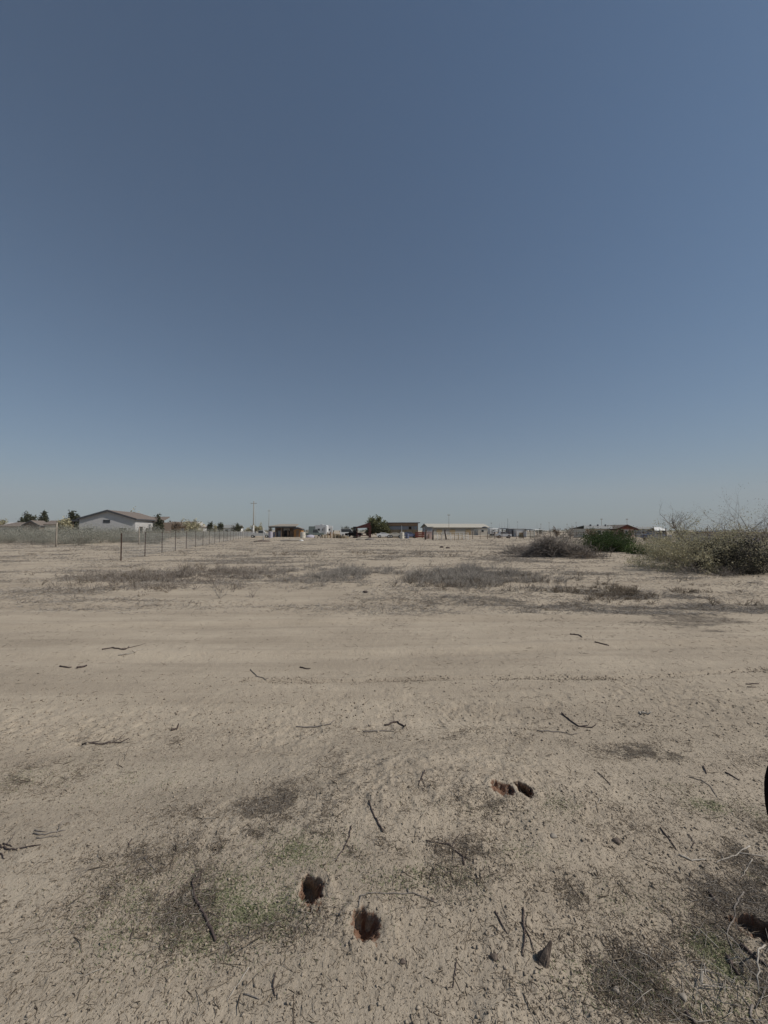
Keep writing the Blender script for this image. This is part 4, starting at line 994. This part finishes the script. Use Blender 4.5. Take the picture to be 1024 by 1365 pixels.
rock('white_sack', 'small white sack on the ground before the cream barrel', 402, 721.5, .22)
rock('dirt_heap', 'low dark dirt heap left of the ramada', 350, 722, 1.1, 'bark', 'dirt heap', .22)
rock('dirt_heap', 'low flat grey dirt heap in front of the ramada', 388, 721, 1.5, 'weathered_wood', 'dirt heap', .2)
rock('tarp_heap', 'pale lilac tarp heap beside the cream barrel', 414, 716.5, .9, 'lilac_tarp', 'tarp heap', .7)
rock('tarp_heap', 'greyish rubble heap under the open shelter', 484, 719.5, .85, 'weathered_wood', 'rubble heap', .4)
rock('tarp_heap', 'grey rubble heap left of the leafy yellow green tree', 494, 719.5, .8, 'wood_grey', 'rubble heap', .4)
rock('dark_clump', 'two dark clods with a pale scrap in the field before the corral', 589, 730, .17, 'bark_dark', 'clump', .6)
rock('dark_clump', 'single dark clod right beside the pale scrap in the field', 597, 731, .15, 'bark_dark', 'clump', .6)
rock('dark_clump', 'dark clump lying by itself in the middle of the field', 487, 790, .055, 'bark_dark', 'clump', .6)
def car(name, label, px, D, rz, mat, L_=4.6, kind='sedan', H=1.5, group=None):
    t = root(name, label, {'sedan': 'car', 'pickup': 'pickup truck', 'van': 'van'}[kind], px, D, rz, group)
    l = L_/2
    if kind == 'sedan': body = [(-l, .35), (l, .35), (l, .75), (l*.93, .9), (l*.45, .98), (-l*.55, .98), (-l*.98, .92), (-l, .7)]; cab = [(-l*.62, .97), (-l*.42, H), (l*.12, H), (l*.42, .97)]
    elif kind == 'pickup': body = [(-l, .45), (l, .45), (l, .85), (l*.92, 1.02), (-l, 1.05)]; cab = [(-l*.15, 1.02), (-l*.1, H), (l*.3, H), (l*.5, 1.02)]
    else: body = [(-l, .4), (l, .4), (l, 1.0), (l*.85, 1.15), (-l, 1.15)]; cab = [(-l, 1.14), (-l*.97, H), (l*.35, H), (l*.7, 1.14)]
    m = MB(); m.prism(body, -.85, .85); m.build('body', mat, t)
    m = MB(); m.prism(cab, -.74, .74); m.build('cabin', mat, t)
    g = MB(); cx0, cx1 = cab[0][0]*.9+.05, cab[3][0]*.9-.02; zt = H-.08
    for s in (-.76, .741): g.prism([(cab[0][0]*.88+.08*(cab[0][0] < 0), cab[0][1]+.04), (cab[1][0]*.9, zt), (cab[2][0]*.9, zt), (cab[3][0]*.88, cab[0][1]+.04)], s, s+.019)
    g.build('window', 'glass_dark', t)
    for wx in (-l*.62, l*.62):
        for s in (-1, 1):
            w = MB().tube((wx, s*.72, .33), (wx, s*.88, .33), .33, .33, 16).build('wheel', 'rubber', t)
            MB().tube((wx, s*.86, .33), (wx, s*.9, .33), .19, .17, 12).build('rim', 'galvanised', w)
    for s in (-.6, .6): MB().box(l-.02, l+.03, s-.15, s+.15, .68, .82).build('headlight', 'white_paint', t)
    return t
def trailer(name, label, px, D, rz, w, h, mat='car_white', wins=2, d=2.3, roof=True):
    t = root(name, label, 'trailer', px, D, rz)
    m = MB(); m.prism([(-w/2, .55), (w/2-.25, .55), (w/2, .9), (w/2, h-.25), (w/2-.2, h), (-w/2+.1, h), (-w/2, h-.12)], 0, d); m.build('body', mat, t)
    for k in range(wins): window(t, -w/2+(k+.75)*w/(wins+.4), 0, h*.52, .6, .5, frame='galvanised')
    dd = MB().box(w*.2, w*.2+.6, -.04, -.003, .6, h*.82).build('door', 'stucco_grey', t)
    for s in (-.35, .35):
        ww = MB().tube((s-.2, -.02, .33), (s-.2, .25, .33), .33, .33, 14).build('wheel', 'rubber', t)
    MB().box(w/2, w/2+.9, d/2-.05, d/2+.05, .5, .6).build('hitch', 'fascia_dark', t)
    if roof: MB().box(-.4, .3, .8, 1.5, h, h+.22).build('roof_unit', 'stucco_grey', t)
car('parked_pickup', 'pale bluish pickup parked by the end of the wire fence', 347, 88, R(10), 'galvanised', 4.9, 'pickup', 1.7)
car('parked_pickup', 'dark pickup truck left of the white camper', 419, 100, R(8), 'car_green', 5.2, 'pickup', 1.95)
trailer('camper_trailer', 'boxy white camper trailer with a dark window left of the pallets', 428, 106, R(-5), 3.2, 3.1)
trailer('camper_trailer', 'smaller white camper behind the brown pallets', 438.5, 122, R(6), 2.4, 3.1, wins=1)
trailer('camper_trailer', 'tall pale green camper behind the dark low sedan', 420, 130, R(2), 4.2, 3.0, 'car_green', 1)
car('parked_van', 'white van partly behind the dark stack left of the open shelter', 464, 110, R(4), 'car_white', 4.4, 'van', 2.15)
car('parked_car', 'black low car beside the white van', 472, 98, R(-8), 'plastic_black', 4.3, 'sedan', 1.4)
car('parked_car', 'white car with a dark underside left before the plywood barn', 512, 84, R(4), 'car_white', 3.2, 'sedan', 1.18)
car('parked_car', 'second white car in the middle before the plywood barn', 527.5, 84, R(-3), 'stucco_cream', 3.0, 'sedan', 1.18)
car('parked_car', 'purple blue car at the right before the plywood barn', 546, 83, R(5), 'car_blue', 3.6, 'sedan', 1.3)
car('parked_car', 'blue car between the green weeds and the grey roofed sheds', 874, 62, R(12), 'car_blue', 4.2, 'sedan', 1.45)
def pallets(label, px, D, n, mat='tan_wood', w=1.2):
    t = root('pallet_stack', label, 'pallets', px, D, R(random.uniform(-15, 15)))
    for k in range(n):
        z = k*.15; m = MB()
        for j in range(5): m.box(-w/2, w/2, j*.25-.02, j*.25+.1, z+.11, z+.13)
        for j in range(3): m.box(-w/2+j*(w/2-.05), -w/2+j*(w/2-.05)+.1, 0, 1.08, z+.0, z+.108)
        m.build('pallet', mat, t)
for k, (px, D, n, mt, lab) in enumerate([(433, 80, 5, 'tan_wood', 'short pale pallet stack before the white camper'), (441, 84, 9, 'orange_wood', 'tall brown pallet stack right of the camper'), (448, 80, 6, 'tan_wood', 'middle pallet stack in the row right of the camper'),
                                       (454, 80, 5, 'weathered_wood', 'grey pallet stack left of the white van'), (424, 78, 3, 'weathered_wood', 'lowest grey pallet stack before the dark pickup'), (459, 79, 3, 'tan_wood', 'low pallet pair in front of the white van')]): pallets(lab, px, D, n, mt, 1.3)
b = root('dark_stack', 'tall narrow dark stack at the left end of the open shelter', 'stack', 474, 84, R(5))
m = MB()
for k in range(7): m.box(-.45+random.uniform(-.08, .08), .4+random.uniform(-.08, .08), 0, .8, k*.36, k*.36+.33)
m.build('boxes', 'dark_opening', b)
# open shelter
b = root('open_shelter', 'open shelter with a sloping dark maroon roof beside the leafy tree', 'shelter', 485, 84, R(3))
MB().slab([(-1.6, -1.2, 2.42), (1.5, -1.2, 3.42), (1.5, 3.0, 3.42), (-1.6, 3.0, 2.42)], .2).build('roof', 'maroon_steel', b)
MB().prism([(-1.6, 2.12), (1.45, 2.25), (1.45, 3.36), (-1.6, 2.38)], -1.29, -1.205).build('fascia', 'maroon_steel', b)
for xx, h in ((-1.45, 2.1), (1.15, 2.6), (1.5, 2.7)): MB().box(xx-.1, xx+.1, -1.0, -.8, 0, h).build('post', 'maroon_steel', b)
for xx, h in ((-1.45, 2.1), (1.3, 2.9)): MB().box(xx-.08, xx+.08, 2.6, 2.8, 0, h).build('post', 'maroon_steel', b)
m = MB()
for z in (.5, 1.0): m.box(-1.35, 1.05, -.95, -.87, z, z+.16)
m.build('rail', 'maroon_steel', b)
# plywood barn
b = root('plywood_barn', 'flat roofed barn clad in brown boards, lilac sheet and plywood', 'barn', 536, 88, R(-7))
MB().box(-3.9, 3.5, 0, 5, -.2, 1.83).build('plywood_wall', 'tan_wood', b)
MB().box(-3.9, 3.5, .03, 5, 1.833, 2.6).build('sheet_wall', 'grey_metal', b)
MB().box(-3.9, 3.5, -.04, 5, 2.703, 3.36).build('board_wall', 'brown_board', b)
MB().box(-3.7, .3, .5, 4.9, 2.603, 2.70).build('gap', 'dark_opening', b)
MB().box(.303, 3.45, .1, 4.9, 2.603, 2.70).build('board_band', 'brown_wood', b)
MB().slab([(-4.2, -.25, 3.38), (4.0, -.25, 3.38), (4.0, 5.4, 3.62), (-4.2, 5.4, 3.62)], .1).build('roof', 'fascia_dark', b)
MB().box(3.5, 3.65, -.1, .1, -.1, 3.2).build('corner_post', 'brown_wood', b)
MB().box(-.14, .02, -.12, -.045, -.1, 2.75).build('post', 'white_paint', b)
window(b, 1.85, 0.03, 1.92, .55, .55, frame='brown_wood', pane='dark_opening'); MB().box(2.6, 2.75, -.06, -.0, 1.5, 2.5).build('pipe', 'tan_wood', b)
for k in range(5): MB().box(-3.6+k*1.5, -3.53+k*1.5, -.06, -.003, .0, 1.82).build('batten', 'brown_wood', b)
b = root('board_fence', 'brown board fence running right from the plywood barn', 'fence', 563, 82, R(-3))
for z in (.15, .55, .95): MB().box(-1.5, 1.4, 0, .05, z, z+.33).build('board', 'red_wood', b)
for xx in (-1.5, 0, 1.35): MB().box(xx-.07, xx+.07, .053, .2, -.1, 1.45).build('post', 'bark', b)
b = root('board_box', 'pinkish tan plywood box pen left of the white corral rails', 'pen', 571.5, 72, R(4))
MB().box(-.6, .6, 0, 1.2, -.05, 1.3).box(-.68, .68, -.06, 1.26, 1.302, 1.38).build('pen_wall', 'pink_stucco', b)
MB().box(-.12, .1, -.09, -.065, .1, .9).build('door', 'brown_wood', b)
# tree stub posts near the corral
for k, (px, lean, lab) in enumerate([(577, .02, 'thick dark trunk post at the left end of the white corral rails'), (595, -.12, 'leaning dark trunk post in the middle of the corral rails'), (567, .05, 'dark trunk post behind the plywood box pen')]):
    D = 66; t = root('trunk_post', lab, 'post', px, D)
    MB().chain([(0, 0, -.1), (lean, 0, .7), (lean*2, .05, 1.3), (lean*2.2, 0, 1.75)], [.16, .12, .11, .09], 8, .1).build('shaft', 'bark_dark', t, True)
    MB().chain([(lean*2, .05, 1.3), (lean*2+.25, 0, 1.9)], [.07, .04], 6).build('limb', 'bark_dark', t, True)
# long metal stable
b = root('metal_stable', 'long metal stable with a pale ridged roof and deep eave shadow', 'stable', 612, 140, R(9))
gwall(b, 22.5, 9.5, 2.7, 4.0, 'stable_wall', 'x'); ridge_roof(b, 22.8, 9.5, 2.75, 4.05, mat='roof_metal', over=.42, t=.1)
for xx in (-7.5, -2.5, 3.5): MB().box(xx-1.0, xx+1.0, -.05, -.004, 0, 2.1).build('stall_door', 'tan_wood', b)
MB().box(-11.34, -11.26, 3.2, 6.2, .0, 2.6).build('end_door', 'fascia_dark', b)
m = MB(); m.prism([(-.5, 2.75), (4.75, 4.2), (10, 2.75), (10, 2.5), (4.75, 3.95), (-.5, 2.5)], -11.92, -11.83, 'x'); m.build('fascia', 'fascia_dark', b)
b = root('feed_room', 'small dark roofed room at the left end of the metal stable', 'shed', 571.5, 128, R(5))
MB().box(-1.3, 1.3, 0, 2.5, 0, 2.5).build('wall', 'grey_metal', b); MB().slab([(-1.6, -.3, 2.6), (1.6, -.3, 2.8), (1.6, 2.8, 2.9), (-1.6, 2.8, 2.7)], .1).build('roof', 'fascia_dark', b)
b = root('cream_building', 'cream block building with a dark domed vent at the right end of the stable', 'building', 648, 128, R(3))
MB().box(-2.6, 2.0, 0, 5, -.2, 2.35).build('wall', 'stucco_cream', b); MB().box(-2.8, 2.2, -.2, 5.2, 2.353, 2.5).build('roof', 'fascia_dark', b)
m = MB(); m.tube((0, 1.5, 2.5), (0, 1.5, 2.7), 1.0, .9, 14); m.tube((0, 1.5, 2.7), (0, 1.5, 2.95), .9, .25, 14); m.build('vent', 'fascia_dark', b)
window(b, -1.2, 0, 1.1, .8, .7)
trailer('horse_trailer', 'small white trailer beside the cream block building', 657, 118, R(3), 1.7, 2.35, wins=1, roof=False)
# white corral rails
def corral(label, px0, D0, px1, D1, n, mat, rails, h, name='corral_fence'):
    a = Vector((X(px0, D0), D0, 0)); c = Vector((X(px1, D1), D1, 0)); t = thing(name, label, 'fence', a)
    d = c-a; u = d.normalized()
    for k in range(n+1):
        q = d*k/n; MB().tube((q.x, q.y, -.1), (q.x, q.y, h+.05), .045, .045, 8).build('post', mat, t)
    for z in rails: MB().tube((0, 0, z), tuple(d+Vector((0, 0, z))), .028, .028, 6).build('rail', mat, t)
    return t
corral('white pipe corral rails in front of the metal stable', 577, 66, 624, 67, 8, 'white_paint', (.35, .65, .95, 1.2), 1.22)
corral('thin dark pipe fence in front of the cream building and canopies', 620, 70, 734, 74, 12, 'rusty_steel', (.5, 1.0, 1.35), 1.4)
corral('dark pipe fence behind the brush pile and red gabled house yard', 742, 66, 880, 58, 14, 'rusty_steel', (.45, .9, 1.3), 1.38)
corral('short pale gate panel in the corral rails', 606, 65.4, 616, 65.6, 2, 'tan_wood', (.2, .5, .8, 1.1), 1.15, 'corral_gate')
# canopies and boxes right of the stable
def canopy(label, px0, px1, D, top, dep, mat, legs, sag=0, slab_t=.1):
    b = root('shade_canopy', label, 'canopy', (px0+px1)/2, D); w = (px1-px0)*D/512; h = Z(top, D)
    MB().slab([(-w/2, 0, h), (w/2, 0, h+sag), (w/2, dep, h+sag+.15), (-w/2, dep, h+.15)], slab_t).build('roof', mat, b)
    for k in range(legs):
        xx = -w/2+.15+k*(w-.3)/(legs-1)
        for yy in (.15, dep-.2): MB().box(xx-.06, xx+.06, yy, yy+.12, 0, h-.12).build('post', 'galvanised' if mat != 'fascia_dark' else 'fascia_dark', b)
canopy('pale shade canopy left of the thin black roofed one', 656, 672, 112, 705, 4, 'white_paint', 3)
canopy('lower dark edged canopy under the pale one', 658, 674, 104, 708.5, 2, 'galvanised', 3)
canopy('thin black flat canopy joined to the grey sheet shed', 669, 681, 100, 704.6, 3.5, 'fascia_dark', 3)
canopy('black flat canopy right of the white box shed', 701, 713, 96, 705.8, 3.2, 'fascia_dark', 3)
canopy('pale low canopy farthest right behind the brush pile', 708, 724, 125, 706, 4, 'white_paint', 3)
b = root('sheet_shed', 'grey ribbed sheet shed between the black canopy and the white box shed', 'shed', 684, 99, R(2)); MB().box(-.85, .8, 0, 3, -.1, 2.0).build('wall', 'grey_metal', b); MB().slab([(-.95, -.1, 2.1), (.9, -.1, 2.1), (.9, 3.1, 2.2), (-.95, 3.1, 2.2)], .09).build('roof', 'roof_grey', b); MB().box(-.3, .3, -.04, -.004, 0, 1.7).build('door', 'fascia_dark', b)
b = root('box_shed', 'white box shed standing among the canopies', 'shed', 694.5, 97, R(2)); MB().box(-1.2, 1.2, 0, 3, -.1, 2.0).build('wall', 'white_paint', b); MB().box(-1.3, 1.3, -.1, 3.1, 2.003, 2.08).build('roof', 'roof_grey', b); MB().box(-.5, .5, -.04, -.004, 0, 1.1).build('door', 'leaf_grey' if 0 else 'tan_wood', b)
b = root('cream_panel_wall', 'cream panel wall with narrow posts right of the white box shed', 'wall', 707, 92, R(2)); MB().box(-1.0, 1.0, 0, .15, -.1, 1.3).build('panel', 'stucco_cream', b); MB().box(-1.05, -.95, -.05, .2, -.1, 1.6).build('post', 'white_paint', b); MB().box(.95, 1.05, -.05, .2, -.1, 1.6).build('post', 'white_paint', b)
car('parked_car', 'small white car roof showing under the canopies left of the white box shed', 671, 84, R(-6), 'car_white', 3.2, 'sedan', 1.35)
tree('low_bush', 'low green bush at the foot of the cream block building', 654, 78, 713, 16, 'leaf_grey', 91, 900)
tree('low_bush', 'dark green low bush before the white box shed', 693, 80, 711.5, 14, 'leaf_dark', 92, 900)
tree('low_bush', 'dry brown bush right of the small white car under the canopies', 664, 74, 713, 14, 'leaf_rust', 93, 700)
tree('low_bush', 'grey bush below the cream panel wall', 712, 74, 712.5, 20, 'leaf_grey', 94, 800)
# red gabled house
b = root('red_gabled_house', 'house with a long grey roof and a red wooden gable end', 'house', 834.5, 84, R(3))
gwall(b, 3.7, 6, 2.0, 2.72, 'pink_stucco'); gable_roof(b, 3.9, 6, 1.98, 2.72, over=.45, mat='roof_shingle', fascia='maroon_steel')
MB().prism([(-1.83, 1.95), (1.83, 1.95), (0, 2.66)], -.07, -.004).build('gable_board', 'red_wood', b)
MB().box(-1.75, -.6, -.05, -.004, 0, 1.8).build('porch_opening', 'maroon_steel', b); MB().box(.7, .95, -.05, -.004, 0, 1.85).build('post', 'brown_wood', b); window(b, 0, 0, .8, .5, .8)
MB().box(-8.2, -1.853, 1.8, 6.5, -.2, 1.95).build('long_wall', 'stucco_cream', b)
r_ = MB().slab([(-8.8, 1.2, 2.0), (-1.0, 1.2, 2.0), (-1.0, 4.2, 2.75), (-7.0, 4.2, 2.75)], .1).slab([(-8.8, 7.2, 2.0), (-1.0, 7.2, 2.0), (-1.0, 4.2, 2.75), (-7.0, 4.2, 2.75)], .1).build('long_roof', 'roof_grey', b)
for xx in (-5.8, -4.1, -2.3): MB().box(xx-.12, xx+.12, 3.5, 3.75, 2.6, 2.98).build('chimney', 'fascia_dark', r_)
for xx in (-6.8, -4.9, -3.2): window(b, xx, 1.8, .8, .7, .8)
b = root('grey_roofed_shed', 'long low grey roofed shed right of the red gabled house', 'shed', 856, 92, R(-2)); gwall(b, 6.4, 4, 1.95, 2.4, 'grey_metal', 'x'); ridge_roof(b, 6.4, 4, 1.95, 2.4, mat='roof_grey', over=.2); 
for xx in (-2.2, .2, 2.2): window(b, xx, 0, .9, .6, .6)
b = root('white_roofed_shed', 'small shed with a bright white roof left of the dark pole', 'shed', 880.5, 84, R(-5)); MB().box(-1.2, 1.2, 0, 3, 0, 1.6).build('wall', 'fascia_dark', b); MB().slab([(-1.4, -.3, 1.62), (1.4, -.3, 1.62), (.9, 1.7, 2.35), (-.4, 1.7, 2.35)], .08).slab([(-1.4, 3.3, 1.62), (1.4, 3.3, 1.62), (.9, 1.7, 2.35), (-.4, 1.7, 2.35)], .08).build('roof', 'white_paint', b); MB().box(-.4, .4, -.05, -.004, 0, 1.4).build('door', 'brown_wood', b)
b = root('long_white_building', 'long pale building with a white fascia behind the right thicket', 'building', 988, 46, R(-3)); MB().box(-4.2, 5.2, 0, 5, -.1, 1.35).build('wall', 'lilac_tarp', b); MB().box(-4.4, 5.4, -.25, 5.2, 1.353, 1.5).build('eave', 'brown_wood', b); MB().box(-1.6, 5.3, -.12, 5.1, 1.503, 1.66).build('roof', 'white_paint', b)
for xx in (-2.5, 0, 2.6): window(b, xx, 0, .6, .7, .5)
# ------------------------------------------------------------------ poles and masts
def pole(label, px, D, ptop, r, arm=0, low=None, mat='weathered_wood', name='utility_pole', dx=0):
    h = Z(ptop, D); t = root(name, label, 'pole', px, D)
    MB().chain([(0, 0, -.2), (dx*.5, 0, h*.5), (dx, 0, h)], [r, r*.85, r*.65], 8).build('shaft', mat, t, True)
    if low: MB().tube((0, 0, 0), (0, 0, Z(low, D)), r*1.6, r*1.5, 10).build('sleeve', 'white_paint', t)
    if arm:
        a = MB().box(dx-arm, dx+arm, -.06, .06, h*.93, h*.93+.12).build('crossarm', mat, t)
        for s in (-.9, .9): MB().tube((dx+s*arm, 0, h*.93+.12), (dx+s*arm, 0, h*.93+.35), .05, .04, 6).build('insulator', 'stucco_grey', a)
pole('tallest utility pole with a pale foot beyond the wire fence', 338, 110, 668, .16, .9, 700)
pole('thin faint mast behind the tall utility pole', 341, 125, 674, .05, .0, mat='galvanised', name='mast')
pole('faint distant pole left of the ramada', 358.5, 150, 679, .10, .5)
pole('thin pole with a small box on top behind the metal stable', 598.5, 105, 685, .06, .35)
pole('thin dark mast at the black canopy', 677, 98, 691, .045, 0, mat='fascia_dark', name='mast')
for k, (px, pt) in enumerate([(655, 697), (666, 696), (669, 696), (673, 696), (679.5, 696), (690, 695), (700, 700), (716, 696)]):
    pole(['thin antenna mast above the cream block building', 'first thin mast over the pale canopy', 'second thin mast over the pale canopy', 'thin mast at the left end of the black canopy', 'thin mast just right of the dark one', 'slightly thicker mast above the white box shed', 'short mast between the white box shed and right black canopy', 'lone mast left of the brush pile'][k], px, 105+3*k, pt, .04, .12 if k in (0, 5) else 0, mat='galvanised', name='mast')
pole('pole above the left part of the red gabled house roof', 802, 110, 691, .07, .25)
pole('pole rising behind the red gable of the house', 836, 112, 691, .07, .3)
pole('short pole over the grey roofed shed', 849, 115, 702, .05, .15, name='mast', mat='galvanised')
pole('curved lamp mast in the yard left of the olive bushes', 887, 66, 695, .035, 0, name='mast', mat='galvanised')
pole('stout dark pole left of the olive bushes', 887.5, 60, 704, .10, 0, mat='bark')
pole('dark stub pole rising above the middle of the thicket', 942.5, 40, 703.5, .07, 0, mat='bark_dark')
for k, px in enumerate([721, 732, 756, 768]):
    pole(['faint far pole left above the brush pile', 'second faint far pole above the brush pile', 'third faint far pole right above the brush pile', 'fourth faint far pole, farthest right above the brush pile'][k], px, 170, 698-k % 2*2, .06, .2)
# far line of vegetation closing the horizon
def far_line():
    n = 9000; a = rng.uniform(R(-50), R(50), n); D = rng.uniform(260, 520, n)
    dens = fbm(a*300, a*0, 6, 3, 99) > -.25; a = a[dens]; D = D[dens]; n = len(a)
    hh = 1.0+2.6*np.abs(fbm(a*260, a*0, 9, 3, 98)); x = D*np.tan(a); c = np.stack([x, D, hh*rng.random(n)], 1)
    V, F = leaves(c, rng.uniform(.7, 1.8, n), .8)
    tag(link_mesh('far_scrub', V, F, 'leaf_grey'), 'low far line of grey green scrub along the horizon', 'scrub', kind='stuff')
far_line()

# ------------------------------------------------------------------ the dusty air
def haze():
    m = bpy.data.materials.new('dusty_air'); m.use_nodes = True; t = m.node_tree; t.nodes.clear()
    o = t.nodes.new('ShaderNodeOutputMaterial'); v = t.nodes.new('ShaderNodeVolumePrincipled')
    v.inputs['Color'].default_value = (.93, .96, .96, 1); v.inputs['Density'].default_value = .000085; v.inputs['Anisotropy'].default_value = 0.0
    t.links.new(v.outputs[0], o.inputs['Volume'])
    MATS['haze'] = m
    ob = MB().box(-15400, 15400, -15400, 15400, -8, 1500).build('haze', 'haze'); tag(ob, kind='stuff')
haze()
